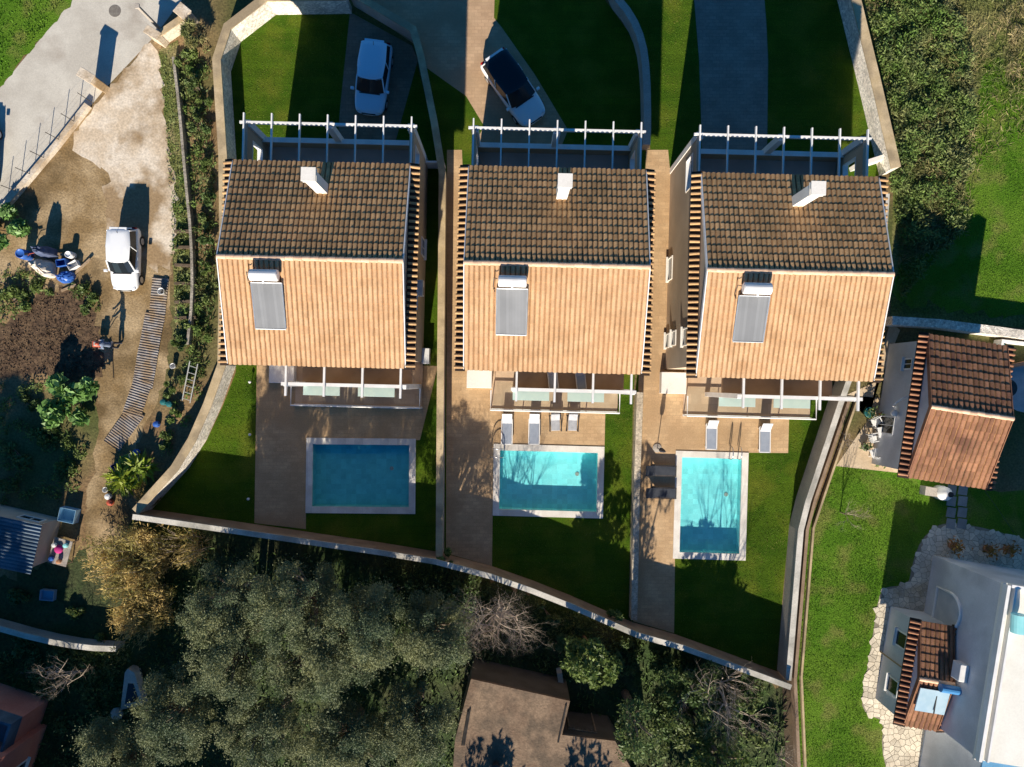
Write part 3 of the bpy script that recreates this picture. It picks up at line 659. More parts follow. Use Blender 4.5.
# ------------------------------------------------------------------ white house with annex, bottom right
def white_house():
    t = empty('white_house', (24.75, -10.1, 0), R(-9.3), 'white flat roofed house at the bottom right corner', 'house')
    # local: x east, y north; west wall on x=0, north wall y=0
    h = 6.0
    MB().box((5, -4.4, h / 2), (10, 8.8, h)).build('wall', bluewall, t)
    box('roof_slab', (5.05, -4.4, h + .08), (10.3, 9.0, .16), roofwhite, t)
    for x, ww, hh in ((-.02, .16, .34), (.42, .10, .26)): box('roof_upstand', (x, -4.4, h + .16 + hh / 2), (ww, 8.9, hh), whitep, t)
    box('roof_upstand', (5.1, .02, h + .30), (9.9, .16, .28), whitep, t)
    box('roof_joint', (3.2, -4.4, h + .17), (.04, 8.6, .02), greywall, t)
    MB().box((5.6, -12.2, 2.5), (8.8, 6.8, 5.0)).build('rear_wing', bluewall, t); box('rear_roof', (5.6, -12.2, 5.06), (9.0, 7.0, .12), mat('roof_shade_blue', (.10, .26, .42), (.13, .30, .46), 1, fine=.08), t)  # blue shade on the rear roof is painted in as its colour
    # scalloped ledge on the north edge of west wall
    # arched niche
    n = 14; cy, z0, wd, hg = -2.6, 1.0, 1.0, 2.4
    arch = [(cy - wd, z0), (cy - wd, z0 + hg * .5)] + [(cy - wd * math.cos(a), z0 + hg * .5 + wd * 1.1 * math.sin(a)) for a in np.linspace(0, math.pi, n)] + [(cy + wd, z0 + hg * .5), (cy + wd, z0)]
    MB().tube([(-.04, y, z) for y, z in arch + arch[:1]], .09, 6).build('arch_trim', whitep, t)
    m = len(arch); MB().add([(-.03, y, z) for y, z in arch], [tuple(range(m))]).build('arch_panel', mat('niche_panel', (.5, .5, .5), (.44, .45, .46), 2), t)
    # annex with gable roof facing west
    a = empty('annex', (0, 0, 0)); bpy.data.objects.remove(a)
    def sub(p): return p
    xa0, xa1, ya, yb, ze, zr = -2.0, 0.0, -3.36, -8.84, 3.0, 3.75
    ym = (ya + yb) / 2
    P = [(xa0, yb, 0), (xa0, ya, 0), (xa0, ya, ze), (xa0, ym, zr - .12), (xa0, yb, ze), (xa1, yb, 0), (xa1, ya, 0), (xa1, ya, ze), (xa1, ym, zr - .12), (xa1, yb, ze)]
    MB().add(P, [(0, 4, 3, 2, 1), (1, 2, 7, 6), (5, 9, 4, 0)]).build('annex_wall', bluewall, t)
    rt = bpy.data.objects.new('annex_roof', None); COL.objects.link(rt); rt.parent = t
    bpy.data.objects.remove(rt)
    return t, (xa0 + xa1) / 2 - .05, ym, (xa1 - xa0) / 2 + .02, (ya - yb) / 2 + .12, ze, zr
wh, ax, ay, ahw, arun, aze, azr = white_house()
# the annex is a second low building against the white house
c0 = mloc(wh) @ Vector((ax, ay, 0))
an = empty('annex', c0, R(-9.3), 'low red tiled annex with skylight panel against the white house', 'house')
tiled_roof(an, ahw - .1, arun, aze, azr, .28, .45, tile_r, tile_rf, tile_rf, single_n=300, single_s=300, skirt=.5, skirt_m=tile_r, m_single_s=tile_r)
for ob in list(wh.children):
    if ob.name.startswith('annex_wall'):
        ob.parent = an; ob.matrix_parent_inverse = mloc(an).inverted() @ mloc(wh); ob.name = 'wall'
window(an, (-ahw + .06, 1.35, 1.7), (.75, .95), 'x-', mull=False); window(an, (-ahw + .06, -1.35, 1.6), (.75, .95), 'x-', mull=False)
MB().tube([(-ahw - .06, .0, .02), (-ahw - .06, .0, 2.9)], .05, 6).build('downpipe', mat('pipe_brown', (.3, .22, .12), rough=.5), an)
pz = azr - .2
sp_ = MB().add([(-.85, -.45, azr + .14), (.75, -.45, azr + .14), (.75, -1.75, azr - .06), (-.85, -1.75, azr - .06), (-.85, -.45, azr + .06), (.75, -.45, azr + .06), (.75, -1.75, azr - .14), (-.85, -1.75, azr - .14)],
          [(3, 2, 1, 0), (4, 5, 6, 7), (0, 1, 5, 4), (1, 2, 6, 5), (2, 3, 7, 6), (3, 0, 4, 7)]).build('solar_panel', mat('pale_panel', (.42, .55, .62), (.36, .50, .58), 2, rough=.1, spec=.7), an)
MB().box((.1, -1.1, azr + .07), (.05, 1.2, .05)).build('panel_bar', steel, sp_)
MB().tube([(.05, -.2, azr + .35), (1.45, -.2, azr + .35)], .22, 14).build('water_tank', mat('blue_tank', (.05, .2, .42), rough=.4), an, smooth=False)
tk = MB().tube([(24.98, -12.3, 6.75), (25.02, -11.4, 6.75)], .34, 16).build('water_drum', aqua_pl); tag(tk, 'aqua blue drum lying on the white roof edge', 'drum')
tk.location = (.0, .0, 0)
o = MB().box((0, 0, .35), (.45, .9, .7)).build('wall_unit', white_pl, None, bevel=.03); o.location = mloc(wh) @ Vector((-.26, -5.2, 3.95)); o.rotation_euler = (0, 0, R(-9.3))
tag(o, 'small white unit beside the annex roof', 'air conditioner')

# crazy paving round the white house
cz_out = [(1250, 560), (1060, 545), (1024, 540), (990, 529), (952, 522), (935, 526), (921, 540), (913, 560), (908, 586), (893, 586), (884, 588), (878, 598), (872, 640), (865, 680), (861, 703), (866, 714), (884, 721), (881, 748), (888, 775), (940, 900), (1100, 900), (1250, 860)]
cp_w = smooth_pts(poly_pts(cz_out), 1)
sheet('stone_path', cp_w, .018, mortar)
def crazy(name, poly, sp=.30):
    """irregular stones: Voronoi cells of jittered points, shrunk by the joint"""
    x0, x1, y0, y1 = 20.0, 31.0, -25.0, -7.4; nx, ny = int((x1 - x0) / sp), int((y1 - y0) / sp)
    pts = [[np.array((x0 + (i + random.uniform(.05, .95)) * sp, y0 + (j + random.uniform(.05, .95)) * sp)) for j in range(ny)] for i in range(nx)]; V = []; Fc = []
    for i in range(2, nx - 2):
        for j in range(2, ny - 2):
            p = pts[i][j]
            if not inside(np.array([p[0]]), np.array([p[1]]), poly)[0]: continue
            ring = [p + np.array(d) * sp for d in ((-1.5, -1.5), (1.5, -1.5), (1.5, 1.5), (-1.5, 1.5))]
            for a in range(-2, 3):
                for c in range(-2, 3):
                    if a == 0 and c == 0: continue
                    q = pts[i + a][j + c]; n = q - p; L_ = np.linalg.norm(n); n = n / L_; dd = L_ / 2 - .013; out = []
                    for k in range(len(ring)):
                        u, v = ring[k], ring[(k + 1) % len(ring)]; su, sv = (u - p) @ n - dd, (v - p) @ n - dd
                        if su <= 0: out.append(u)
                        if su * sv < 0: out.append(u + (v - u) * (su / (su - sv)))
                    ring = out
                    if len(ring) < 3: break
                if len(ring) < 3: break
            if len(ring) < 3: continue
            n0 = len(V); m = len(ring); z = .032 + random.uniform(0, .012)
            V += [(q[0], q[1], z) for q in ring] + [(q[0], q[1], .019) for q in ring]
            Fc += [tuple(range(n0, n0 + m))] + [(n0 + k, n0 + m + k, n0 + m + (k + 1) % m, n0 + (k + 1) % m) for k in range(m)]
    me = bpy.data.meshes.new(name); me.from_pydata(V, [], Fc); me.update(); return me
st = link('paving_stones', crazy('paving_stones', cp_w, .31), paving_st); tag(st, 'pale irregular paving stones around the white house', 'paving', kind='stuff')

# flagstones between cottage and stone path
fm = MB().box((0, 0, .02), (.52, .58, .04)).mesh('flag'); fm.materials.append(mat('grey_flag', (.25, .25, .23), (.3, .29, .27), 2, rnd=.15, fine=.1))
pth = empty('flagstone_path', W(957, 506), 0, 'square grey flagstones leading to the cottage', 'path')
for i in range(2):
    for j in range(4):
        o = bpy.data.objects.new('flagstone', fm); COL.objects.link(o); o.parent = pth
        o.location = (-.33 + i * .66 + j * -.02, .95 - j * .66, .012); o.rotation_euler = (0, 0, R(-8 + random.uniform(-3, 3)))
# white rounded oven by the cottage
ov = empty('garden_oven', W(938, 492), R(-8), 'white rounded oven with dark mouth beside the cottage', 'oven')
MB().lathe([(.42, 0), (.42, .55), (.40, .75), (.30, .95), (.12, 1.05), (.02, 1.06)], 16).build('oven_dome', whitep, ov, smooth=True)
MB().tube([(.1, .02, 1.02), (.1, .02, 1.09)], .16, 12).build('flue', black, ov); MB().box((-.75, 0, .3), (.7, .5, .6)).build('plinth', greywall, ov)
# stone wall and planter behind the cottage
wall('stone_wall', [(884, 326), (930, 329), (985, 336), (1100, 352)], .9, .5, pebble, None, 'rough stone wall behind the cottage', side=1)
wall('planter_wall', [(990, 362), (994, 340), (1100, 352)], .7, .14, whitep, None, 'white planter edge behind the cottage', side=-1)
cu = [(990 + 28 + 36 * math.cos(a), 395 + 38 * -math.sin(a)) for a in np.linspace(.6, math.pi + .6, 14)]
gs('round_patio', [(995, 366), (1080, 360), (1090, 420), (1000, 412)], .02, mat('grey_patio', (.42, .40, .37), (.48, .46, .43), 2, fine=.1), sm=2)
wall('brick_kerb', [W2(*p) for p in [(994, 408), (992, 390), (998, 374), (1010, 364), (1030, 360), (1060, 362)]], .25, .22, terra, None, 'curved orange brick kerb at the right edge', side=-1, world_pts=True)
bs = empty('basin', W(996, 352), 0, 'round aqua basin behind the cottage', 'basin'); MB().lathe([(.3, 0), (.46, .3), (.5, .34), (.44, .32), (.3, .12), (.02, .11)], 20).build('bowl', aqua_pl, bs, smooth=True)
tb = empty('round_table', W(1000, 388), 0, 'dark round patio table at the right edge', 'table')
MB().lathe([(.5, .70), (.52, .72), (.5, .74)], 20).build('table_top', steel, tb)
for k in range(3):
    a = k * 2.1; MB().tube([(.1 * math.cos(a), .1 * math.sin(a), .7), (.35 * math.cos(a), .35 * math.sin(a), .02)], .025, 5).build('leg', steel, tb)

# ------------------------------------------------------------------ cars
def car(name, label, px, py, heading, L, Wd, paint, roof_m, Hh=1.48, hatch=True):
    """heading: world angle of the car's nose; local +x is forward"""
    t = empty(name, W(px, py), heading, label, 'car'); hl, hw = L / 2, Wd / 2
    st = [(-1, .80, .42, .66), (-.985, .90, .36, .80), (-.93, .97, .28, .92), (-.8, 1, .24, .95), (-.4, 1, .22, .94), (.1, 1, .22, .93), (.42, 1, .22, .90), (.62, .99, .24, .83), (.78, .95, .26, .76), (.89, .87, .30, .70), (.96, .74, .35, .63), (.99, .58, .39, .58), (1, .42, .42, .55)]
    P = []; Fc = []; K = 9
    for u, ww, zb, zt in st:
        y = hw * ww; x = u * hl
        for yy, zz in ((-.85 * y, zb), (-y * .98, zb + .12), (-y, (zb + zt) / 2 + .03), (-y * .95, zt - .04), (-y * .55, zt + .03), (y * .55, zt + .03), (y * .95, zt - .04), (y, (zb + zt) / 2 + .03), (y * .98, zb + .12), (.85 * y, zb))[:10]:
            P.append((x, yy, zz))
    K = 10; n = len(st)
    for i in range(n - 1):
        for k in range(K): Fc.append((i * K + k, i * K + (k + 1) % K, (i + 1) * K + (k + 1) % K, (i + 1) * K + k))
    Fc += [tuple(range(K)), tuple(reversed([(n - 1) * K + k for k in range(K)]))]
    bd = MB().add(P, [f[::-1] for f in Fc]).build('body', paint, t, smooth=True)
    bd.modifiers.new('s', 'SUBSURF').levels = 1; bd.modifiers['s'].render_levels = 2
    # greenhouse: base ring, top ring
    xr, xf = (-.94, .47) if hatch else (-.72, .47); tr, tf = (-.86, .18) if hatch else (-.45, .14); zb, zt = .90, Hh - .05
    def ring(a, b, w1, w2, z, r=.12):
        return [(a * hl, -w1 * hw * .55, z), (a * hl + .1, -w1 * hw * .92, z), ((a + b) / 2 * hl, -w1 * hw, z), (b * hl - .12, -w2 * hw * .95, z), (b * hl, -w2 * hw * .5, z), (b * hl + .03, 0, z),
                (b * hl, w2 * hw * .5, z), (b * hl - .12, w2 * hw * .95, z), ((a + b) / 2 * hl, w1 * hw, z), (a * hl + .1, w1 * hw * .92, z), (a * hl, w1 * hw * .55, z)]
    b0 = ring(xr, xf, .96, .93, zb); t0 = ring(tr, tf, .82, .80, zt); m = len(b0)
    MB().add(b0 + t0, [(i, (i + 1) % m, m + (i + 1) % m, m + i) for i in range(m)] + [tuple(range(m, 2 * m))]).build('windows', darkglass, t, smooth=False)
    # roof panel
    t1 = ring(tr - .02, tf + .01, .86, .83, zt - .02); t2 = ring(tr + .03, tf - .03, .76, .72, zt + .045); t3 = ring(tr + .15, tf - .15, .44, .42, zt + .065)
    rf = MB().add(t1 + t2 + t3, [(i, (i + 1) % m, m + (i + 1) % m, m + i) for i in range(m)] + [(m + i, m + (i + 1) % m, 2 * m + (i + 1) % m, 2 * m + i) for i in range(m)] + [tuple(range(2 * m, 3 * m))])
    rf.build('roof_panel', roof_m, t, smooth=True)
    # pillars
    for s in (-1, 1):
        for a, b_ in ((b0[3 if s < 0 else 7], t0[3 if s < 0 else 7]), (b0[1 if s < 0 else 9], t0[1 if s < 0 else 9]), (b0[2 if s < 0 else 8], t0[2 if s < 0 else 8])):
            a = Vector(a); b_ = Vector(b_); a.y += s * .012; b_.y += s * .012
            MB().tube([a, b_], .026 if a.x > -.5 and a.x < .3 else .04, 5).build('pillar', paint, t)
        mr = MB().box((.40 * hl, s * (hw + .09), .98), (.16, .2, .15)).build('mirror', paint, t, bevel=.03)
        MB().box((.885 * hl, s * hw * .66, .645), (.26, .2, .10)).build('headlight', lampwht, t, bevel=.03)
        MB().box((-.965 * hl, s * hw * .74, .78), (.1, .22, .28)).build('taillight', lampred, t, bevel=.02)
        MB().box((.0, s * (hw * .985), .78), (.18, .03, .03)).build('door_handle', paint, t)
    for x in (-.60, .63):
        for s in (-1, 1):
            wheel = MB().tube([(x * hl, s * (hw - .19), .31), (x * hl, s * (hw - .005), .31)], .31, 20).build('wheel', rubber, t)
            MB().tube([(x * hl, s * (hw - .04), .31), (x * hl, s * (hw + .004), .31)], .19, 12).build('rim', galv, wheel)
    MB().box((tr * hl - .03, 0, Hh - .05), (.16, hw * 1.2, .035)).build('spoiler', paint, t, bevel=.01) if hatch else None
    MB().box((xf * hl + .02, 0, .925), (.06, hw * 1.3, .02)).build('wiper_tray', black, t)
    MB().tube([(tr * hl + .25, 0, zt + .05), (tr * hl + .1, 0, zt + .22)], .012, 4).build('aerial', black, t)
    MB().box((1.0 * hl - .01, 0, .46), (.03, .5, .11)).build('number_plate', whitep, t)
    MB().box((1.0 * hl - .02, 0, .58), (.05, .8, .07)).build('grille', black, t)
    return t
def head(dx, dy): return math.atan2(-dy, dx)
car('parked_car', 'white hatchback on the sunny concrete yard at the left', 131, 261, head(-.02, 1), 3.65, 1.64, carw, carw, 1.5)
car('parked_car', 'pale hatchback parked in shade on the left villa driveway', 375, 83, head(-.13, 1), 4.15, 1.86, carb, carb, 1.48)
car('parked_car', 'white car with black roof parked askew behind the middle villa', 514, 93, head(43, 62), 4.5, 1.92, carw, carblk, 1.46)
car('parked_car', 'dark car at the left edge of the road', -13, 158, head(.05, -1), 4.2, 1.75, card, card, 1.48)

# ------------------------------------------------------------------ garden furniture
def lounger(px, py, rz, label, back=35, dark=False):
    t = empty('sun_lounger', W(px, py), R(rz), label, 'sun lounger', 'sun loungers by the pools')
    L, w = 1.9, .62; fmx = steel if dark else whitep; c1 = darkcl if dark else cloth_g; c2 = darkcl if dark else cloth_w
    f = MB(); 
    for s in (-1, 1): f.box((s * w / 2, -.2, .32), (.05, 1.5, .05))
    f.box((0, -.93, .32), (w, .05, .05)); f.box((0, .55, .32), (w, .05, .05)); f.build('frame', fmx, t)
    MB().box((0, -.3, .345), (w - .08, 1.2, .03)).build('seat', c1, t)
    a = R(back); bl = .68; M4 = Matrix.Translation((0, .3, .345)) @ Matrix.Rotation(a, 4, 'X')
    MB().box((0, bl / 2, 0), (w - .04, bl, .035), M=M4).build('backrest', c2, t)
    for s in (-1, 1):
        for y in (-.8, .45): MB().box((s * (w / 2 - .03), y, .165), (.05, .05, .28)).build('leg', fmx, t)
    return t
lounger(507, 428, -1, 'left grey and white lounger beside the middle pool'); lounger(534, 428, -1, 'right grey and white lounger beside the middle pool')
lounger(710, 433, -1, 'left lounger above the right pool', 45); lounger(763, 436, -1, 'right lounger above the right pool', 45)
lounger(659, 470, 88, 'dark lounger in tree shade left of the right pool, upper one', 30, True); lounger(659, 492, 88, 'dark lounger in tree shade left of the right pool, lower one', 30, True)
def armchair(px, py, rz, label):
    t = empty('armchair', W(px, py), R(rz), label, 'armchair', 'grey garden armchairs'); w = .62
    f = MB()
    for s in (-1, 1): f.box((s * .33, 0, .5), (.06, .95, .06))
    f.box((0, .47, .5), (.72, .06, .06)); f.build('arm', steel, t)
    MB().box((0, -.12, .40), (w - .1, .6, .12)).build('seat', cloth_m, t, bevel=.03)
    M4 = Matrix.Translation((0, .2, .42)) @ Matrix.Rotation(R(50), 4, 'X'); MB().box((0, .3, 0), (w - .1, .6, .12), M=M4).build('backrest', cloth_m, t, bevel=.03)
    for s in (-1, 1):
        for y in (-.44, .44): MB().box((s * .33, y, .235), (.05, .05, .47)).build('leg', steel, t)
armchair(555, 423, 2, 'left grey armchair on the middle terrace'); armchair(572, 423, -2, 'right grey armchair on the middle terrace')
def balcony_lounger(px, py, label):
    w = W(px, py, 3.7); t = lounger(px, py, 6, label, 40); t.location = (w.x, w.y, 3.3); t['group'] = 'folding chairs on the upper balcony'; t['category'] = 'chair'; t.name = 'deck_chair'; t.scale = (.8, .6, .8)
balcony_lounger(553, 378, 'left deck chair on the middle villa balcony'); balcony_lounger(581, 379, 'right deck chair on the middle villa balcony')
# closed parasol
pa = empty('parasol', W(657, 448), 0, 'closed dark parasol on the right villa terrace', 'parasol')
MB().tube([(0, 0, .05), (0, 0, 2.3)], .025, 6).build('pole', steel, pa); MB().lathe([(.02, 2.35), (.09, 1.9), (.14, 1.2), (.11, 1.05), (.03, 1.0)], 10).build('canopy', mat('dark_cloth', (.04, .04, .05), rough=.9), pa); MB().lathe([(.26, 0), (.26, .06), (.05, .1)], 14).build('base', greywall, pa)
for i, (x, y) in enumerate([(252, 382), (252, 434), (250.5, 498)]):
    t = empty('garden_light', W(x, y), 0, ['upper', 'middle', 'lower'][i] + ' small spike light at the lawn edge of the left terrace', 'garden light', 'spike lights on the left lawn')
    MB().tube([(0, 0, 0), (0, 0, .3)], .02, 5).build('spike', steel, t); MB().lathe([(.03, .3), (.08, .34), (.08, .4), (.03, .44)], 10).build('lamp_head', white_pl, t)

# ------------------------------------------------------------------ left: road wall, fence, pillars
wall('roadside_wall', [(-60, 292), (0, 220), (60, 149), (92, 108)], .35, .3, cement, None, 'low concrete wall between road and yard', side=1)
fe = empty('wire_fence', W(50, 155), 0, 'thin wire fence along the roadside wall', 'fence')
fp = [W(x, y) for x, y in [(91, 106), (75, 126), (60, 144), (45, 162), (31, 178), (17, 195), (4, 211), (-10, 228)]]
for p in fp: MB().tube([p + Vector((.15, .15, 0)), p + Vector((.15, .15, 1.55))], .022, 5).build('fence_post', steel, fe, world=True)
for z in (.8, 1.45): MB().tube([p + Vector((.15, .15, z)) for p in fp], .003, 3).build('wire', steel, fe, world=True)
def pillar(name, px, py, rz, d, label, m=cement):
    t = empty(name, W(px, py), R(rz), label, 'pillar'); MB().box((0, 0, d[2] / 2), d).build('shaft', m, t, bevel=.03); MB().box((0, 0, d[2] + .05), (d[0] + .1, d[1] + .1, .09)).build('cap', m, t, bevel=.02)
pillar('gate_pillar', 102, 87, -32, (.85, .45, 1.55), 'concrete gate pillar casting a long shadow on the road')
pillar('gate_pillar', 162, 42, -32, (.8, .4, 1.1), 'weathered gate pillar beside the grass bank')
pillar('gate_pillar', 192, 22, -40, (.7, .6, 1.2), 'square pillar at the top behind the gate')
wall('entrance_wall', [(166, 45), (190, 28)], .9, .25, cement, coping_tan, 'short wall between the two gate pillars', side=1)
pillar('utility_pillar', 161, 30, 5, (.16, .16, 2.6), 'thin post near the gate', greywall)
mh = empty('manhole_cover', W(115, 11), 0, 'round manhole cover in the road', 'manhole'); MB().lathe([(.36, .013), (.36, .02), (.02, .021)], 20).build('cover', mat('iron_cover', (.16, .14, .12), (.2, .18, .15), 5, fine=.2), mh)
# low garden wall along the ditch and bed edgings
wall('dry_wall', smooth_pts([(178, 60), (184, 110), (190, 180), (196, 240), (197, 300), (192, 345)], 1), .45, .16, mat('field_stone', (.34, .30, .24), (.24, .21, .165), 1.5, fine=.3, fscale=8, bump=.8, bscale=10), None, 'low crumbling wall beside the ditch left of the villas', side=-1)
for i, y in enumerate((232, 248, 266, 284, 302, 318)):
    o = MB().box((0, 0, .14), (1.25, .16, .28)).build('bed_edging', mat('dark_timber', (.09, .065, .04), (.13, .095, .06), 4, fine=.2)); o.location = W(187, y); o.rotation_euler = (0, 0, R(random.uniform(-4, 4)))
    tag(o, ['first', 'second', 'third', 'fourth', 'fifth', 'sixth'][i] + ' timber edging from the top in the stepped bed', 'edging', 'timber edgings of the stepped bed')
# corrugated sheets laid as a path
def corrugated(name, w, l, pitch, amp, m, parent=None):
    n = int(l / pitch * 4); P = []; Fc = []
    for i in range(n + 1):
        y = -l / 2 + l * i / n; z = amp * math.sin(2 * math.pi * y / pitch)
        P += [(-w / 2, y, z), (w / 2, y, z)]
    for i in range(n): Fc.append((2 * i, 2 * i + 1, 2 * i + 3, 2 * i + 2))
    me = bpy.data.meshes.new(name); me.from_pydata(P, [], Fc); me.update(); o = link(name, me, m, parent)
    sd = o.modifiers.new('thick', 'SOLIDIFY'); sd.thickness = .01; return o
sheets = [(159, 300, 2.6, .95, -6), (152, 335, 2.6, 1.15, -10), (146, 368, 2.3, 1.2, -10), (138, 398, 2.2, 1.1, -18), (125, 428, 2.6, 1.1, -36)]
for i, (x, y, l, w, a) in enumerate(sheets):
    o = corrugated('corrugated_sheet', w, l, .15, .022, rusty); o.location = W(x, y); o.location.z = .07 + .02 * (i % 2); o.rotation_euler = (R(1.0 * (-1) ** i), R(1.5), R(a))
    tag(o, ['topmost', 'second', 'third', 'fourth', 'lowest'][i] + ' corrugated grey sheet of the path below the white car', 'sheet', 'corrugated sheets laid as a path')
def bucket(px, py, m, label, r=.16, h=.32):
    t = empty('bucket', W(px, py), 0, label, 'bucket'); MB().lathe([(r * .8, .01), (r, h), (r * 1.06, h + .01), (r * .92, h), (r * .75, .05), (.01, .05)], 14).build('pail', m, t, smooth=True)
    MB().tube([(r * math.cos(a), 0.02, h + r * .5 * math.sin(a)) for a in np.linspace(0, math.pi, 7)], .008, 4).build('bail_handle', steel, t)
bucket(164, 292, white_pl, 'white bucket at the top of the corrugated path', .2, .4); bucket(175, 366, white_pl, 'white bucket beside the ladder')
bucket(134, 455, white_pl, 'white bucket among the bright plants', .15, .3); bucket(108, 489, white_pl, 'pale bucket beside the dirt path')
# ladder leaning
ld = empty('ladder', W(190, 392), R(-18), 'pale ladder lying on the slope left of the left villa', 'ladder')
for s in (-.24, .24): MB().tube([(s, -.6, .1), (s, 1.8, .75)], .03, 5).build('rail', galv_d, ld)
for k in range(6): MB().tube([(-.24, -.45 + k * .4, .14 + k * .108), (.24, -.45 + k * .4, .14 + k * .108)], .022, 5).build('rung', galv_d, ld)
# person with a rotary tiller
pe = empty('person', W(119, 345.5), R(178), 'person in blue grey shirt pushing a red tiller over the soil', 'person')
def skinned(name, verts, edges, radii, m, parent, root=0, sub=2):
    me = bpy.data.meshes.new(name); me.from_pydata(verts, edges, []); o = link(name, me, m, parent)
    md = o.modifiers.new('skin', 'SKIN'); md.use_smooth_shade = True
    for i, r in enumerate(radii): me.skin_vertices[0].data[i].radius = (r, r * .85 if not isinstance(r, tuple) else r)
    me.skin_vertices[0].data[root].use_root = True
    sb = o.modifiers.new('sub', 'SUBSURF'); sb.levels = 1; sb.render_levels = sub; return o
V = [(0, 0, .95), (.06, 0, 1.12), (.14, 0, 1.32), (.2, 0, 1.47), (.23, 0, 1.56), (.27, 0, 1.66), (.28, 0, 1.76),
     (-.0, .1, .9), (.06, .13, .5), (-.02, .14, .08), (.14, .14, .03), (0, -.1, .9), (-.1, -.13, .5), (-.22, -.14, .09), (-.06, -.14, .03),
     (.16, .2, 1.42), (.24, .25, 1.16), (.5, .24, 1.0), (.58, .23, .98), (.16, -.2, 1.42), (.24, -.25, 1.16), (.5, -.24, 1.0), (.58, -.23, .98)]
E = [(0, 1), (1, 2), (2, 3), (3, 4), (4, 5), (5, 6), (0, 7), (7, 8), (8, 9), (9, 10), (0, 11), (11, 12), (12, 13), (13, 14), (3, 15), (15, 16), (16, 17), (17, 18), (3, 19), (19, 20), (20, 21), (21, 22)]
RR = [.15, .14, .16, .13, .06, .10, .085, .10, .07, .05, .045, .10, .07, .05, .045, .075, .055, .04, .035, .075, .055, .04, .035]
skinned('body', V, E, RR, shirt, pe)
skinned('trousers', [(0, 0, .96), (0, .1, .9), (.06, .13, .5), (-.02, .14, .12), (0, -.1, .9), (-.1, -.13, .5), (-.22, -.14, .13)], [(0, 1), (1, 2), (2, 3), (0, 4), (4, 5), (5, 6)], [.16, .115, .085, .07, .115, .085, .07], trouser, pe)
MB().lathe([(.115, 0), (.12, .05), (.09, .12), (.02, .15)], 12, (.28, 0, 1.7)).build('cap', redp, pe, smooth=True)
MB().lathe([(.02, -.11), (.075, -.08), (.095, .0), (.08, .08), (.02, .1)], 12, (.285, 0, 1.64)).build('face', skin, pe, smooth=True)
for s in (.23, -.23):
    hd = MB()
    for k in range(4): hd.tube([(.58, s - .03 + k * .02, .985), (.63, s - .03 + k * .02, .99), (.645, s - .03 + k * .02, .955)], .011, 5)
    hd.tube([(.57, s + (.035 if s < 0 else -.035), .98), (.61, s + (.02 if s < 0 else -.02), .95)], .012, 5); hd.build('fingers', skin, pe)
ti = empty('tiller', W(103, 344.5), R(178), 'red rotary tiller standing in the dug bed', 'tiller')
MB().box((0, 0, .52), (.5, .36, .34)).build('engine', redp, ti, bevel=.05); MB().box((-.05, 0, .75), (.3, .26, .14)).build('fuel_tank', greywall, ti, bevel=.04)
for s in (-1, 1):
    MB().tube([(-.2, s * .1, .5), (-.5, s * .22, .9), (-.62, s * .23, .98)], .02, 5).build('handlebar', steel, ti)
    w_ = MB()
    for k in range(6):
        a = k * math.pi / 3; w_.tube([(0, s * .28, .24), (.2 * math.cos(a), s * (.28 + .03 * (k % 2)), .24 + .2 * math.sin(a))], .02, 4)
    w_.build('tine_wheel', steel, ti)
cd = MB().tube([W(113.5, 346) + Vector((0, 0, .03)), W(113, 360) + Vector((0, 0, .03)), W(114, 378) + Vector((0, 0, .03))], .02, 5).build('hose', black); tag(cd, 'thin dark hose trailing behind the person', 'hose')

# junk heap
def blob(name, pts_px, h, m, label, cat, noise=.12, z0=.0, parent=None):
    """draped tarpaulin: domed polygon with folds"""
    p = smooth_pts(poly_pts(pts_px) + poly_pts(pts_px[:1]), 2)[:-1]; c = Vector(np.mean(p, axis=0).tolist()); P = []; Fc = []; n = len(p); rings = [(1, 0), (.96, .45), (.8, .8), (.5, .95), (.2, 1.0)]
    for s, hh in rings:
        for i, q in enumerate(p):
            v = c + (Vector(q) - c) * s; P.append((v.x + random.uniform(-noise, noise) * .3, v.y + random.uniform(-noise, noise) * .3, max(.0, z0 + h * hh + (random.uniform(-noise, noise) if hh else 0))))
    for r_ in range(len(rings) - 1):
        for i in range(n): Fc.append((r_ * n + i, r_ * n + (i + 1) % n, (r_ + 1) * n + (i + 1) % n, (r_ + 1) * n + i))
    Fc.append(tuple((len(rings) - 1) * n + i for i in range(n)))
    o = MB().add(P, Fc).build(name, m); tag(o, label, cat); return o
blob('tarpaulin', [(33, 262), (48, 259), (57, 264), (57, 278), (50, 279), (40, 272)], .9, cream_t, 'cream tarpaulin in the junk heap', 'tarpaulin')
blob('tarpaulin', [(58, 276), (72, 270), (77, 276), (72, 283), (62, 284)], .5, blue_pl, 'crumpled blue tarpaulin in the junk heap', 'tarpaulin', .08)
blob('tarpaulin', [(44, 250), (57, 248), (60, 258), (46, 260)], 1.4, mat('slate_cloth', (.06, .08, .14), (.09, .11, .18), 3, bump=.6, bscale=4), 'dark slate tarpaulin over a tall pile in the junk heap', 'tarpaulin', .15)
def barrel(px, py, m, label, r=.29, h=.88):
    t = empty('barrel', W(px, py), 0, label, 'barrel'); MB().lathe([(r * .92, 0), (r, .08), (r * .98, h * .33), (r * 1.04, h * .36), (r * .98, h * .4), (r * .98, h * .64), (r * 1.04, h * .67), (r, h * .7), (r * .93, h), (r * .8, h), (r * .78, h - .04), (.02, h - .03)], 18).build('drum', m, t, smooth=True)
barrel(30, 256, blue_pl, 'blue barrel at the left end of the junk heap'); barrel(74, 256, white_pl, 'white drum at the back of the junk heap', .2, .6)
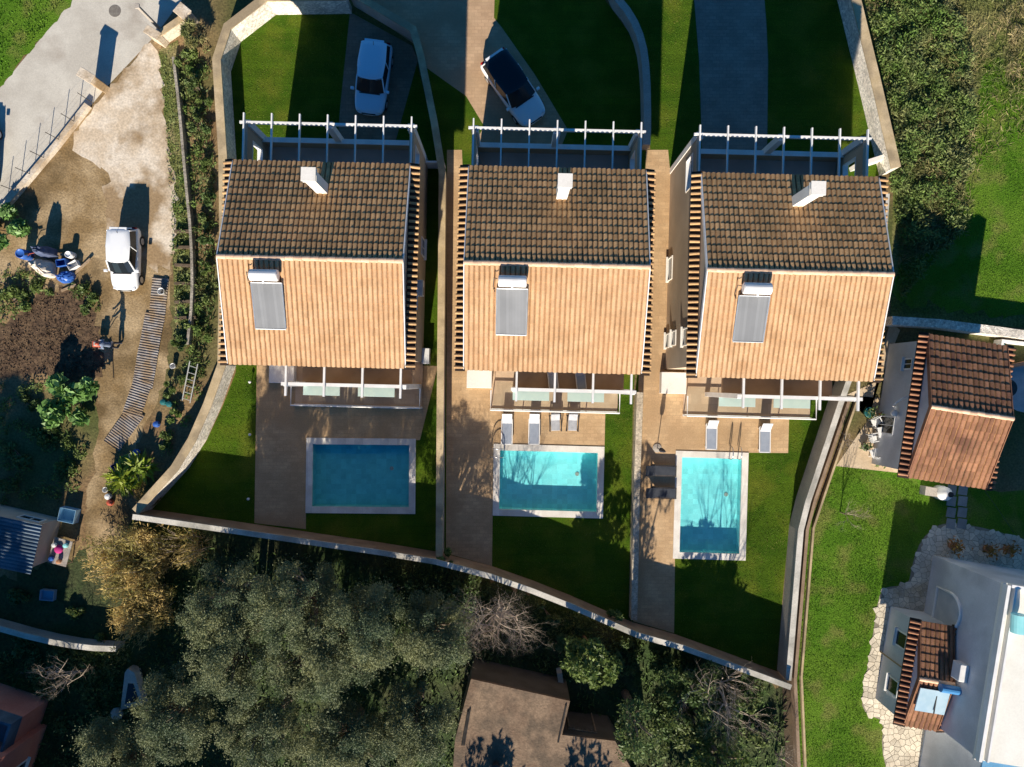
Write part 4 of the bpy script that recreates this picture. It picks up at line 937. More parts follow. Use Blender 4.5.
def wheel_loop(px, py, label):
    t = empty('bicycle', W(px, py), R(12), label, 'bicycle')
    for x in (-.5, .5):
        w_ = MB().tube([(x + .33 * math.cos(a), .06 * math.sin(a), .34 + .33 * math.sin(a)) for a in np.linspace(0, 2 * math.pi, 21)], .018, 5).build('wheel', rubber, t)
        sp = MB()
        for k in range(6): a = k * math.pi / 6; sp.tube([(x + .32 * math.cos(a), 0, .34 + .32 * math.sin(a)), (x - .32 * math.cos(a), 0, .34 - .32 * math.sin(a))], .004, 3)
        sp.build('spokes', galv, w_)
    MB().tube([(-.5, 0, .34), (-.15, 0, .78), (.35, 0, .80), (-.05, 0, .3), (-.5, 0, .34)], .02, 5).build('frame', redp, t); MB().tube([(.5, 0, .34), (.38, 0, .95)], .018, 5).build('fork', galv, t)
    MB().tube([(.3, -.28, 1.0), (.38, 0, .96), (.3, .28, 1.0)], .016, 5).build('handlebar', steel, t); MB().box((-.2, 0, .88), (.25, .13, .06)).build('saddle', black, t, bevel=.02)
wheel_loop(40, 256, 'old bicycle leaning on the junk heap')
def crate(px, py, rz, d, m, label, z=0.0):
    t = empty('crate', W(px, py) + Vector((0, 0, z)), R(rz), label, 'crate')
    MB().box((0, 0, .02), (d[0], d[1], .04)).build('base', m, t)
    for s in (-1, 1):
        MB().box((0, s * (d[1] / 2 - .01), d[2] / 2 + .02), (d[0], .02, d[2])).build('side', m, t); MB().box((s * (d[0] / 2 - .01), 0, d[2] / 2 + .02), (.02, d[1] - .045, d[2])).build('end', m, t)
crate(76, 266, 30, (.6, .4, .35), white_pl, 'white crate at the right of the junk heap'); crate(66, 264, 10, (.55, .4, .5), blue_pl, 'blue crate in the middle of the junk heap')
crate(128, 460, 25, (.6, .6, .25), mat('lime_plastic', (.4, .5, .12), rough=.5), 'lime square crate among the bright plants'); crate(119, 466, 30, (.5, .4, .35), blue_pl, 'small blue crate beside the bright plants')
crate(72, 514, -12, (.95, .8, .5), mat('pale_blue_box', (.25, .42, .55), rough=.5), 'pale blue box beside the shed'); crate(50, 594, -5, (.8, .6, .3), mat('faded_blue', (.25, .38, .5), rough=.6), 'faded blue crate below the shed')
for i, (x, y, a, l) in enumerate([(82, 268, 40, 1.6), (70, 288, 20, 1.0), (58, 254, -10, 1.8)]):
    o = MB().box((0, 0, .05), (l, .14, .05)).build('board', wood); o.location = W(x, y) + Vector((0, 0, .05)); o.rotation_euler = (0, R(-6), R(a))
    tag(o, ['long board at the right of the junk heap', 'short board below the junk heap', 'board behind the junk heap'][i], 'board', 'loose boards of the junk heap')
# rubbish on ground near path
for i, (x, y, m) in enumerate([(112, 502, redp), (110, 496, white_pl), (138, 452, blue_pl), (165, 402, green_pl), (171, 404, green_pl), (158, 424, blue_pl)]):
    o = MB().lathe([(.16, 0), (.2, .12), (.17, .3), (.05, .34)], 9).build('plant_pot', m); o.location = W(x, y); tag(o, ['small red pot beside the dirt path', 'small white pot beside the dirt path', 'blue pot among the bright plants', 'left teal pot below the ladder', 'right teal pot below the ladder', 'blue pot right of the corrugated path'][i], 'pot', 'garden pots along the path')

# ------------------------------------------------------------------ shed, table and lower left buildings
sh = empty('shed', (-26.2, -7.9, 0), R(-13), 'garden shed with blue corrugated roof at the left edge', 'shed')
MB().box((-2.2, -1.35, 1.15), (3.8, 2.5, 2.3)).build('wall', mat('shed_wall', (.46, .36, .29), (.52, .42, .34), 1, fine=.1), sh)
o = corrugated('roof', 4.2, 2.8, .2, .035, corr, sh); o.location = (-2.0, -1.35, 2.5); o.rotation_euler = (0, R(4), 0); o.name = 'roof'
window(sh, (-1.2, -.1, 1.3), (1.2, .5), 'y+', sill=False)
tb = empty('table', W(68, 549), R(-15), 'cluttered table beside the shed', 'table'); MB().box((0, 0, .72), (1.1, 1.5, .05)).build('table_top', wood_g, tb)
for a in (-.45, .45):
    for b in (-.65, .65): MB().box((a, b, .35), (.06, .06, .7)).build('leg', wood, tb)
tw_ = W(69, 546); o = MB().lathe([(.24, .75), (.26, .82), (.18, .9), (.03, .92)], 12).build('cushion', magenta, None, smooth=True); o.location = (tw_.x - .1, tw_.y, 0); tag(o, 'round magenta cushion on the cluttered table', 'cushion')
for i, (dx, dy, m) in enumerate([(-.3, -.45, blue_pl), (.15, -.5, terra), (-.35, .35, white_pl), (.3, .5, aqua_pl)]):
    o = MB().lathe([(.1, 0), (.14, .1), (.12, .24), (.03, .26)], 10).build('jar', m); o.location = mloc(tb) @ Vector((dx, dy, .745)); tag(o, ['blue jar', 'clay jar', 'white jar', 'aqua jar'][i] + ' on the cluttered table by the shed', 'jar', 'jars on the shed table')
wall('boundary_wall', smooth_pts([(-40, 608), (0, 618), (50, 632), (95, 640), (125, 641)], 1), .9, .22, greywall, coping_gr, 'thin wall below the shed at the lower left', side=-1)
pk = empty('pink_house', W(54, 704), R(-18), 'pink house at the bottom left corner', 'house')
MB().box((-5, -5.6, 2.2), (10, 8.6, 4.4)).build('wall', pinkwall, pk); box('roof_slab', (-5, -5.6, 4.46), (10.2, 8.8, .12), coping_gr, pk)
MB().box((-4.1, -.55, 1.2), (7.5, 1.5, 2.4)).build('terrace_block', pinkwall, pk); box('terrace_floor', (-4.1, -.5, 2.46), (7.6, 1.6, .12), corr, pk); box('terrace_wall', (-.38, -.5, 2.9), (.14, 1.6, .8), corr, pk); box('terrace_wall', (-4.2, .22, 2.9), (7.5, .14, .8), corr, pk)
window(pk, (0, -3.6, 1.9), (1.5, 1.6), 'x+'); window(pk, (0, -7.0, 1.9), (1.5, 1.6), 'x+')
# old flat roofed outbuilding
oz = 3.0
ob = empty('outbuilding', W(530, 740), 0, 'old outbuilding with brown flat roof at the bottom', 'building')
prf = [W2(x, y, oz) for x, y in [(471, 679), (570, 701), (562, 735), (615, 741), (632, 770), (640, 840), (448, 840), (455, 740)]]
MB().prism(offs(prf, .0, True), 0, oz - .2).build('wall', mat('shade_dark_masonry', (.09, .075, .055), (.12, .10, .075), 1, fine=.2), ob, world=True); MB().prism(prf, oz - .198, oz).build('roof', oldroof, ob, world=True)  # shade of the north wall put into the dark masonry colour
for a, b in (((468, 711), (462, 745)), ((566, 705), (558, 742)), ((470, 709), (464, 745))):
    pa_, pb_ = W(*a, oz), W(*b, oz); MB().tube([pa_ + Vector((0, 0, .04)), pb_ + Vector((0, 0, .04))], .05, 4).build('roof_batten', steel, ob, world=True)
MB().lathe([(.22, 0), (.22, .5), (.3, .55), (.05, .7)], 12, tuple(W(496, 765, oz))).build('vent', steel, ob, world=True)
lt = empty('lattice', W(577, 722), R(-9), 'brown wooden lattice frame beside the old outbuilding', 'lattice')
for k in range(7): MB().box((-.75 + k * .25, 0, 2.3), (.05, 1.5, .05)).build('slat', wood, lt); 
for k in range(6): MB().box((0, -.65 + k * .26, 2.36), (1.65, .05, .05)).build('slat', wood, lt)
for a in (-.75, .75):
    for b in (-.65, .65): MB().box((a, b, 1.14), (.07, .07, 2.28)).build('post', wood, lt)
wall('concrete_edge', [(556, 668), (561, 700)], .8, .3, coping_gr, None, 'grey concrete edge behind the old outbuilding', side=1)
# stone trough
tr = empty('trough', W(137, 684), R(8), 'pale triangular stone trough below the straw shrub', 'trough')
MB().prism([(-.75, -1.1), (.6, -1.0), (.35, .9), (0, 1.2), (-.2, 1.0)], 0, .7).build('rim', coping_gr, tr); MB().prism([(-.45, -.8), (.4, -.75), (.2, .3), (-.1, .35)], .69, .71).build('water', darkglass, tr)
o = MB().lathe([(.3, 0), (.38, .25), (.2, .5), (.05, .55)], 9).build('rock', coping_gr); o.location = W(119, 712); tag(o, 'pale rock below the stone trough', 'rock')

# ------------------------------------------------------------------ patio clutter beside the cottage
def chair(px, py, rz, label):
    t = empty('garden_chair', W(px, py), R(rz), label, 'chair', 'white patio chairs'); MB().box((0, 0, .42), (.46, .44, .04)).build('seat', white_pl, t)
    for i in range(4): MB().box((-.18 + .12 * i, .24, .66), (.06, .03, .46)).build('slat', white_pl, t)
    MB().box((0, .24, .9), (.5, .04, .06)).build('top_rail', white_pl, t)
    for a in (-.2, .2):
        for b in (-.19, .19): MB().box((a, b, .2), (.04, .04, .4)).build('leg', white_pl, t)
        MB().box((a * 1.2, 0, .63), (.05, .46, .03)).build('arm', white_pl, t)
chair(872, 421, 30, 'upper white chair on the cottage patio'); chair(869, 437, 100, 'middle white chair on the cottage patio'); chair(871, 452, 200, 'lower white chair on the cottage patio')
t = empty('patio_table', W(878, 431), R(10), 'small white table among patio chairs', 'table'); MB().box((0, 0, .7), (.7, .6, .04)).build('table_top', white_pl, t)
for a in (-.3, .3):
    for b in (-.25, .25): MB().box((a, b, .34), (.04, .04, .68)).build('leg', white_pl, t)
for i, (x, y, r) in enumerate([(866, 412, .3), (880, 445, .22), (863, 447, .2), (876, 461, .22), (881, 415, .24)]):
    t = empty('plant_pot', W(x, y), 0, ['dark pot nearest the villa wall', 'pot right of the white chairs', 'pot left of the white chairs', 'pot at the lower end of the patio', 'pot by the cottage wall'][i] + ' on the patio', 'plant pot', 'patio plant pots')
    MB().lathe([(r * .7, 0), (r, r * 1.5), (r * 1.08, r * 1.55), (r * .9, r * 1.5), (.02, r * 1.35)], 14).build('pot', [green_pl, terra, greywall, green_pl, terra][i], t, smooth=True)
    n = 60; C = rng.normal(size=(n, 3)) * r * .6 + np.array([0, 0, r * 2.1]); link('foliage', quads_mesh('foliage', C, rand_dirs(n, .3) * .13, rand_dirs(n) * .05), leaf_dk, t)
cb = MB().tube([W(985, 491, 3.9), W(1000, 512, 3.2), W(1014, 533, 3.6)], .012, 4).build('overhead_cable', black); tag(cb, 'thin cable hanging from the cottage to the white house', 'cable')
for i, (x, y) in enumerate([(950, 545), (985, 548), (1005, 548)]):
    t = empty('flower_pot', W(x, y), 0, ['left', 'middle', 'right'][i] + ' clay flower pot in the shade by the white house', 'plant pot', 'clay pots by the white house')
    MB().lathe([(.16, 0), (.24, .35), (.26, .38), (.2, .36), (.02, .32)], 14).build('pot', terra, t, smooth=True); n = 80
    C = rng.normal(size=(n, 3)) * .22 + np.array([0, 0, .6]); link('foliage', quads_mesh('foliage', C, rand_dirs(n, .3) * .14, rand_dirs(n) * .06), mat('orange_leaf', (.4, .16, .03), (.2, .14, .03), 3, isl=.4), t)

# ------------------------------------------------------------------ vegetation
def branchy(mb, p, d, l, r, depth, spread=.5, up=.1, twigs=None, nseg=3, kids=(2, 3), shrink=.72):
    pts = [p]; rs = [r]; q = p.copy(); dd = d.copy()
    for i in range(nseg):
        dd = (dd + Vector((random.gauss(0, .14), random.gauss(0, .14), random.gauss(0, .10) + up * .15))).normalized(); q = q + dd * (l / nseg); pts.append(q.copy()); rs.append(r * (1 - .45 * (i + 1) / nseg))
    mb.tube(pts, rs, 5 if r > .04 else 3, caps=False)
    if twigs is not None: twigs.append((q.copy(), dd.copy()))
    if depth <= 0: return
    for k in range(random.randint(*kids)):
        a = Vector((random.gauss(0, 1), random.gauss(0, 1), random.gauss(0, .6) + up)).normalized(); nd = (dd * (1 - spread) + a * spread).normalized()
        i = random.randint(1, nseg); branchy(mb, pts[i].copy(), nd, l * random.uniform(shrink - .1, shrink + .1), rs[i] * .72, depth - 1, spread, up, twigs, nseg, kids, shrink)
def clump_leaves(centers, radii, per, la, lb, flat=.85, up=.5):
    C = []; Dn = []
    for c, r in zip(centers, radii):
        n = int(per * (r ** 2)); d = rand_dirs(n, .25); rad = r * rng.uniform(.35, 1.05, n) ** .6
        q = d * rad[:, None]; q[:, 2] *= flat; C.append(q + np.array(c)); Dn.append(d)
    C = np.vstack(C); Dn = np.vstack(Dn); n = len(C)
    a = rand_dirs(n) + Dn * .7; a[:, 2] *= .6; a /= np.linalg.norm(a, axis=1)[:, None]
    nn = rand_dirs(n, up); b = np.cross(a, nn); b /= np.linalg.norm(b, axis=1)[:, None] + 1e-9
    s = rng.uniform(.6, 1.3, n)[:, None]
    return C, a * la * s, b * lb * s
def tree(name, label, px, py, h, rx, m_leaf, cat='tree', group=None, nclump=26, cr=(.45, .85), per=520, la=.11, lb=.045, base_h=.35, trunk_r=.2, stray=0.0, ry=None):
    """px,py is the crown centre in the photograph; the trunk foot lies below it on the ground"""
    zc = h * .68; c = W(px, py, zc); ry = ry or rx; t = empty(name, (c.x, c.y, 0), random.uniform(0, 6), label, cat, group)
    lim = MB(); tw = []
    top = Vector((random.uniform(-.3, .3), random.uniform(-.3, .3), h * base_h))
    tk = MB().tube([(0, 0, -.05), (.1, -.05, h * base_h * .5), top], [trunk_r * 1.3, trunk_r, trunk_r * .85], 8); tk.build('trunk', bark, t, smooth=True)
    cs = []; rs = []
    for i in range(nclump):
        d = rand_dirs(1, .2)[0]; u = random.uniform(.25, 1.0) ** .6; r = random.uniform(*cr)
        p = np.array([d[0] * rx * u, d[1] * ry * u, zc + d[2] * (h - zc) * u * (1.0 if d[2] > 0 else 1.1)]); p[2] = min(max(p[2], h * base_h + .1), h - r * .6); cs.append(p); rs.append(r)
    for p in cs[::2]:
        mid = top.lerp(Vector(p), .5) + Vector((random.uniform(-.2, .2), random.uniform(-.2, .2), random.uniform(0, .3)))
        lim.tube([top, mid, Vector(p)], [trunk_r * .5, trunk_r * .3, trunk_r * .12], 5, caps=False)
    lim.build('limbs', bark, t, smooth=True)
    C, A, Bv = clump_leaves(cs, rs, per, la, lb)
    if stray:
        k = int(len(C) * stray); j = rng.integers(0, len(C), k); e = rng.normal(size=(k, 3)) * .28; C2 = C[j] + e; C2[:, 2] = np.clip(C2[:, 2], h * .2, h + .1)
        C = np.vstack([C, C2]); A = np.vstack([A, A[rng.permutation(len(A))[:k]]]); Bv = np.cross(A, rand_dirs(len(A), .5)); Bv *= lb / (np.linalg.norm(Bv, axis=1)[:, None] + 1e-9)
    link('crown', quads_mesh('crown', C, A, Bv), m_leaf, t); return t
OG = 'olive trees of the grove below the pools'
ol = [(228, 604, 7.2, 2.3, 'olive tree right of the straw shrub nearest the long wall'), (300, 604, 7.8, 2.5, 'olive tree below the left pool close to the long wall'), (362, 626, 7.5, 2.3, 'olive tree with pale top below the right end of the left pool'),
      (232, 655, 7.0, 2.6, 'olive tree left of the grove centre'), (318, 662, 6.8, 2.6, 'olive tree in the grove centre'), (432, 636, 6.0, 2.3, 'grey olive tree left of the bare tree'),
      (178, 715, 6.0, 2.4, 'olive tree right of the stone trough'), (268, 730, 6.2, 2.6, 'bottom olive tree left of centre'), (345, 745, 5.8, 2.3, 'bottom olive tree near the image edge'),
      (412, 722, 5.6, 2.2, 'olive tree left of the old outbuilding'), (115, 752, 5.6, 2.0, 'olive tree at the bottom beside the pink house')]
for x, y, h, r, lb_ in ol: tree('olive_tree', lb_, x, y, h, r * .95, leaf_ol, group=OG, nclump=64, cr=(.22, .62), per=2300, la=.058, lb=.020, stray=.22)
tree('leafy_tree', 'small light green tree right of the bare tree', 590, 660, 5.2, 1.35, leaf_gr, nclump=20, cr=(.3, .55), per=700, la=.13, lb=.07, trunk_r=.1)
tree('leafy_tree', 'dense leafy tree right of the old outbuilding', 690, 712, 3.5, 2.6, leaf_dk, nclump=44, cr=(.3, .65), per=900, la=.10, lb=.048)
tree('leafy_tree', 'leafy tree at the bottom edge below the right villa', 725, 770, 5.2, 2.0, leaf_gr, nclump=24, cr=(.4, .7), per=420, la=.13, lb=.065)
tree('leafy_tree', 'slender dark tree behind the outbuilding roof corner', 640, 735, 7.4, 1.6, leaf_dk, nclump=20, cr=(.3, .6), per=420, la=.10, lb=.045)
# unseen trees shading the left garden; corner and low ones added for more shade
for x, y, h, r, lb_ in [(-38, 830, 13.0, 3.2, 'tall tree beyond the lower left corner'), (-45, 910, 12.5, 3.0, 'tall tree south of the pink house'), (-115, 850, 13, 3.4, 'tall tree west of the pink house'), (-34, 765, 9.5, 2.8, 'tree beside the pink house'), (-6, 792, 8.0, 2.3, 'unseen tree added for shade at the corner behind the pink house'), (40, 850, 6.2, 2.6, 'unseen low tree added for shade below the pink house'), (110, 850, 6.0, 2.6, 'unseen low tree added for shade at the foot of the grove'), (180, 860, 6.0, 2.6, 'unseen low tree added for shade below the grove')]:
    g = W(x, y); zc = h * .68; k = H / (H - zc); tree('tall_tree', lb_, 512 + (x - 512) * k, 383.5 + (y - 383.5) * k, h, r, leaf_dk, group='tall trees beyond the lower left corner', nclump=46, cr=(.7, 1.2), per=240, la=.24, lb=.11, trunk_r=.28)
for i, (x, y) in enumerate([(330, 905), (480, 905), (580, 900), (700, 900)]):  # unseen olives added to dapple and darken the bottom edge
    tree('olive_tree', ['first', 'second', 'third', 'fourth'][i] + ' unseen olive added for shade beyond the bottom edge', x, y, 6.5, 2.4, leaf_ol, group=OG, nclump=24, cr=(.6, .9), per=200, la=.18, lb=.07)
def bare_tree(name, label, px, py, h, m, depth=5, r=.11, spread=.5, lean=(0, 0), kids=(2, 3), cat='tree', l0=.34, shrink=.74):
    t = empty(name, W(px, py), 0, label, cat); mb = MB(); trunk = MB(); top = Vector((lean[0] * h * .25, lean[1] * h * .25, h * .25))
    trunk.tube([(0, 0, -.05), top * .5, top], [r * 1.3, r * 1.1, r], 7).build('trunk', bark, t, smooth=True)
    for k in range(4):
        a = k * math.pi / 2 + random.uniform(-.4, .4); branchy(mb, top * random.uniform(.75, 1), Vector((math.cos(a) * .55 + lean[0], math.sin(a) * .55 + lean[1], 1)).normalized(), h * l0, r * .7, depth, spread, .35, None, 3, kids, shrink)
    mb.build('crown', m, t); return t
bare_tree('bare_tree', 'bare greyish tree with fine twigs above the outbuilding roof', 500, 601, 6.2, bark_pale, 6, .11, lean=(.1, -.1), kids=(3, 3), l0=.30)
bare_tree('bare_tree', 'bare branched tree behind the pink house', 92, 668, 3.4, bark_pale, 5, .07, .6, lean=(-.5, .1))
bare_tree('bare_tree', 'tall leafless tree below the long wall right of the dense tree', 705, 668, 7.2, bark_pale, 6, .10, .42, lean=(.05, -.05), kids=(2, 3), l0=.3)
bare_tree('sapling', 'bare sapling on the meadow beside the channel', 840, 512, 2.6, bark_pale, 4, .03, .45)
bare_tree('bare_shrub', 'leafless shrub with pale twigs on the cottage patio', 842, 440, 2.2, bark_pale, 4, .035, .6)
bare_tree('bare_shrub', 'leafless dark shrub at the bottom of the drain channel', 775, 752, 3.0, bark_pale, 5, .05, .6)
# straw coloured shrub (reeds) at the lower left
def reeds(name, label, px, py, rpx, n, hgt, m, la, lb, cat='shrub', flat=1.0, z0=.2, squash=1.0):
    c = W(px, py); t = empty(name, c, 0, label, cat); r = rpx * H / F
    a = rng.uniform(0, 2 * math.pi, n); q = np.sqrt(rng.uniform(0, 1, n)) * r
    z = z0 + (hgt - z0) * (1 - (q / r) ** 2 * .6) * rng.uniform(.3, 1, n)
    C = np.stack([q * np.cos(a), q * np.sin(a) * squash, z], 1); d = np.stack([np.cos(a), np.sin(a), rng.uniform(-.3, .9, n)], 1) + rand_dirs(n) * .6; d /= np.linalg.norm(d, axis=1)[:, None]
    b = np.cross(d, rand_dirs(n, 1.5)); b /= np.linalg.norm(b, axis=1)[:, None]; s = rng.uniform(.5, 1.4, n)[:, None]
    link('foliage', quads_mesh('foliage', C, d * la * s, b * lb * s), m, t); st_ = MB()
    for k in range(26):
        aa = random.uniform(0, 6.3); u = random.uniform(.4, 1.15) * r; st_.tube([(random.uniform(-.3, .3), random.uniform(-.3, .3), 0), (u * .5 * math.cos(aa), u * .5 * math.sin(aa) * squash, hgt * .6), (u * math.cos(aa), u * math.sin(aa) * squash, hgt * random.uniform(.4, .8))], [.025, .02, .008], 4, caps=False)
    st_.build('stems', bark_pale, t); return t
def thicket(name, label, px, py, rx, ry, hgt, m, n, bias, la, lb, k=40):
    """tangled shrub: many leaning stems, leaves strung along them"""
    c = W(px, py); t = empty(name, c, 0, label, 'shrub'); st_ = MB(); C = []; D = []; q = H / F
    for i in range(k):
        a = random.uniform(0, 6.283); u = math.sqrt(random.random()); p0 = np.array([math.cos(a) * u * rx * q * .7, math.sin(a) * u * ry * q * .7, 0]); hh = hgt * random.uniform(.45, 1)
        d = np.array([math.cos(a) * .5 + bias[0], math.sin(a) * .4 + bias[1], 0]) * random.uniform(.3, 1.0) + rng.normal(size=3) * .25; d[2] = 0
        p1 = p0 + d * .45 + np.array([0, 0, hh * .7]); p2 = p0 + d * 1.3 + np.array([0, 0, hh]); st_.tube([p0, p1, p2], [.02, .015, .006], 4, caps=False)
        nn = n // k; w = rng.uniform(.25, 1.05, nn)[:, None]; base = (1 - w) ** 2 * p0 + 2 * w * (1 - w) * p1 + w ** 2 * p2
        C.append(base + rng.normal(size=(nn, 3)) * np.array([.2, .2, .14])); D.append(np.tile((p2 - p1) / np.linalg.norm(p2 - p1), (nn, 1)))
    C = np.vstack(C); C[:, 2] = np.maximum(C[:, 2], .06); D = np.vstack(D) * .8 + rand_dirs(len(C)) * .8; D /= np.linalg.norm(D, axis=1)[:, None]; b = np.cross(D, rand_dirs(len(C), 1.0)); b /= np.linalg.norm(b, axis=1)[:, None]; s_ = rng.uniform(.5, 1.4, len(C))[:, None]
    link('foliage', quads_mesh('foliage', C, D * la * s_, b * lb * s_), m, t); st_.build('stems', bark_pale, t); return t
thicket('straw_shrub', 'big straw coloured shrub at the corner of the long wall', 150, 555, 42, 30, 2.6, leaf_yl, 9000, (-.55, .05), .13, .022, 60)
thicket('straw_shrub', 'lower straw shrub above the stone trough', 152, 600, 34, 30, 2.4, leaf_yl, 6500, (-.5, -.15), .13, .022, 46)
thicket('straw_shrub', 'thin straw shrub along the long wall by the first olive tree', 195, 545, 32, 16, 1.6, leaf_yl, 1500, (-.8, .1), .14, .018, 40)
reeds('bright_plant', 'yellow green leafy plant beside the path corner', 128, 478, 14, 160, 1.0, leaf_fr, .42, .10, 'plant')
reeds('bright_plant', 'yellow green plant with a long pale leaf near the wall', 144, 468, 13, 120, 1.0, leaf_fr, .45, .09, 'plant')
reeds('dry_bush', 'brown dry bush beside the slanting wall corner', 152, 492, 13, 1500, .7, mat('dry_leaf', (.25, .17, .05), (.18, .13, .04), 1, isl=.4), .14, .02, 'bush')
# broad-leaved plants
def broad(name, label, px, py, rpx, n, hgt, m, la=.16, lb=.10, cat='bush', squash=1.0):
    c = W(px, py); t = empty(name, c, 0, label, cat); r = rpx * H / F; k = max(4, int(rpx / 3.2)); cs = []; rs = []
    for i in range(k):
        a = random.uniform(0, 6.28); u = math.sqrt(random.uniform(0, 1)) * r * .85; cs.append(np.array([u * math.cos(a), u * math.sin(a) * squash, random.uniform(.35, .8) * hgt])); rs.append(random.uniform(.28, .5) * r * .8)
    C, A, Bv = clump_leaves(cs, rs, n / sum(q * q for q in rs), la, lb, .7, 1.2); C[:, 2] = np.maximum(C[:, 2], .05)
    link('foliage', quads_mesh('foliage', C, A, Bv), m, t); mb = MB()
    for p in cs: mb.tube([(0, 0, 0), (p[0] * .6, p[1] * .6, p[2] * .7), tuple(p)], [.03, .02, .01], 4, caps=False)
    mb.build('stems', bark, t); return t
broad('fig_bush', 'bright broad leaved bush beside the dirt path', 82, 402, 28, 900, 1.4, leaf_cab, .2, .14)
broad('green_bush', 'green bush at the left edge below the road', 12, 232, 22, 1100, 1.3, leaf_cab, .16, .09)
broad('green_bush', 'small weeds right of the junk heap', 88, 300, 14, 500, .35, leaf_gr, .12, .05); broad('green_bush', 'low weeds left of the dug bed', 14, 300, 18, 700, .35, leaf_gr, .12, .05); broad('green_bush', 'weedy patch below the junk heap', 40, 282, 18, 700, .3, leaf_gr, .12, .05)
broad('green_bush', 'small shrub at the top of the grass bank', 186, 60, 14, 700, 1.0, leaf_gr, .12, .05); broad('green_bush', 'shaggy palm like shrub beside the villa wall corner', 205, 40, 16, 700, 1.5, blade_dr, .3, .03)
for i, (x, y, r_) in enumerate([(200, 90, 9), (204, 130, 9), (212, 200, 9), (207, 245, 9), (186, 345, 8)]):
    broad('green_bush', ['bush in the ditch level with the pillar', 'bush in the ditch beside the pergola corner', 'bush in the ditch beside the left villa roof', 'bush in the ditch below the ridge level', 'small bush above the ladder'][i], x, y, r_, 420, .9, leaf_dk, .13, .06)
for i, (x, y, r_) in enumerate([(400, 588, 16), (455, 590, 14), (545, 610, 14), (620, 648, 14), (660, 660, 16), (740, 700, 15), (760, 730, 16), (690, 668, 12), (560, 640, 12)]):
    broad('green_bush', ['bush below the wall between left and middle pools', 'low bush under the wall near the bare tree', 'low bush under the long wall right of the bare tree', 'bush above the dense tree', 'bush under the long wall left of the right pool', 'bush at the right end of the long wall', 'bush beside the drain channel bottom', 'small bush under the wall above the dense tree', 'low bush between bare tree and green tree'][i], x, y, r_, 500, .9, leaf_dk, .15, .07)
for i, (x, y, r_, m_) in enumerate([(50, 430, 18, leaf_gr), (20, 455, 16, leaf_dk), (30, 405, 12, leaf_dk), (66, 470, 12, leaf_gr), (12, 490, 12, leaf_dk), (20, 600, 14, leaf_dk), (80, 610, 10, leaf_gr), (60, 655, 16, leaf_dk), (25, 645, 14, leaf_dk), (100, 640, 10, leaf_gr)]):
    broad('vegetable_patch', ['large green patch below the broad leaved bush', 'dark patch left of the large green patch', 'dark patch at the edge of the dug bed', 'small patch above the shed', 'dark patch at the left edge above the shed', 'dark patch below the shed', 'small patch right of the faded blue crate', 'patch behind the pink house', 'patch between the thin wall and the pink house', 'small patch at the end of the thin wall'][i], x, y, r_, 500, .4, m_, .12, .06, 'plants')
for i, (x, y, r_) in enumerate([(196, 75, 8), (207, 105, 8), (209, 165, 8), (205, 222, 8), (208, 270, 8), (203, 300, 8), (196, 330, 8), (180, 345, 7), (170, 390, 8), (178, 415, 8), (166, 440, 9), (187, 380, 7)]):
    broad('weed_clump', ['first', 'second', 'third', 'fourth', 'fifth', 'sixth', 'seventh', 'eighth', 'ninth', 'tenth', 'eleventh', 'twelfth'][i] + ' weed clump from the top in the ditch left of the villas', x, y, r_, 420, .6, leaf_gr if i % 3 else weed_m, .11, .05, 'plants')
for i, (x, y) in enumerate([(447, 553), (612, 612)]):
    broad('creeper', ['creeper on the long wall at the left divider', 'creeper on the long wall at the pebble divider'][i], x, y, 9, 260, 2.1, leaf_gr, .14, .06, 'plant')

# grass: uncountable tufts
def tufts(name, label, poly_px, dens, h, m, w=.018, fq=1.0, z=.01, lean=.6):
    p = poly_pts(poly_px); xs = [q[0] for q in p]; ys = [q[1] for q in p]; area = (max(xs) - min(xs)) * (max(ys) - min(ys)); n = int(area * dens)
    x = rng.uniform(min(xs), max(xs), n); y = rng.uniform(min(ys), max(ys), n); k = inside(x, y, p); x, y = x[k], y[k]
    cl = np.sin(x * 1.7 * fq + 2 * np.sin(y * 1.1 * fq)) * np.sin(y * 1.3 * fq + 1.6 * np.sin(x * .9 * fq)) ; k = rng.uniform(-1.2, 1, len(x)) < cl + .35; x, y = x[k], y[k]; n = len(x)
    d = rand_dirs(n); d[:, 2] = np.abs(d[:, 2]) * .6 + lean * .5; d /= np.linalg.norm(d, axis=1)[:, None]; L = h * rng.uniform(.5, 1.4, n)[:, None]
    b = np.cross(d, rand_dirs(n, .5)); b /= np.linalg.norm(b, axis=1)[:, None]; A = d * L / 2; C = np.stack([x, y, np.full(n, z)], 1) + A
    o = link(name, quads_mesh(name, C, A, b * w * rng.uniform(.6, 1.5, n)[:, None]), m); return tag(o, label, 'grass', kind='stuff')
tufts('meadow_tufts', 'grass blades of the sunny meadow at the right', [(838, 466), (900, 474), (925, 490), (912, 540), (905, 582), (880, 584), (868, 640), (858, 705), (880, 725), (880, 800), (800, 800), (793, 690), (804, 540)], 420, .085, blade_gr, .012, fq=.5)
tufts('meadow_tufts', 'grass blades of the bright lawn at the upper right', [(985, 60), (1060, 40), (1060, 322), (895, 312), (896, 262), (940, 250), (958, 230), (972, 150)], 300, .085, blade_gr, .012, fq=.5)
tufts('rough_tufts', 'tangled rough weeds beside the right villa wall', [(860, -10), (1060, -10), (1060, 120), (980, 160), (965, 235), (900, 265), (896, 200)], 130, .42, blade_dr, .016, fq=.45, lean=.3)
tufts('rough_tufts', 'green weeds among the rough meadow', [(864, -10), (950, -10), (975, 120), (955, 235), (900, 300), (896, 200)], 300, .26, weed_m, .028, fq=.6, lean=.3)
tufts('verge_tufts', 'grass blades of the verge at the upper left', [(74, -10), (-10, -10), (-10, 95)], 150, .14, blade_gr, .022)
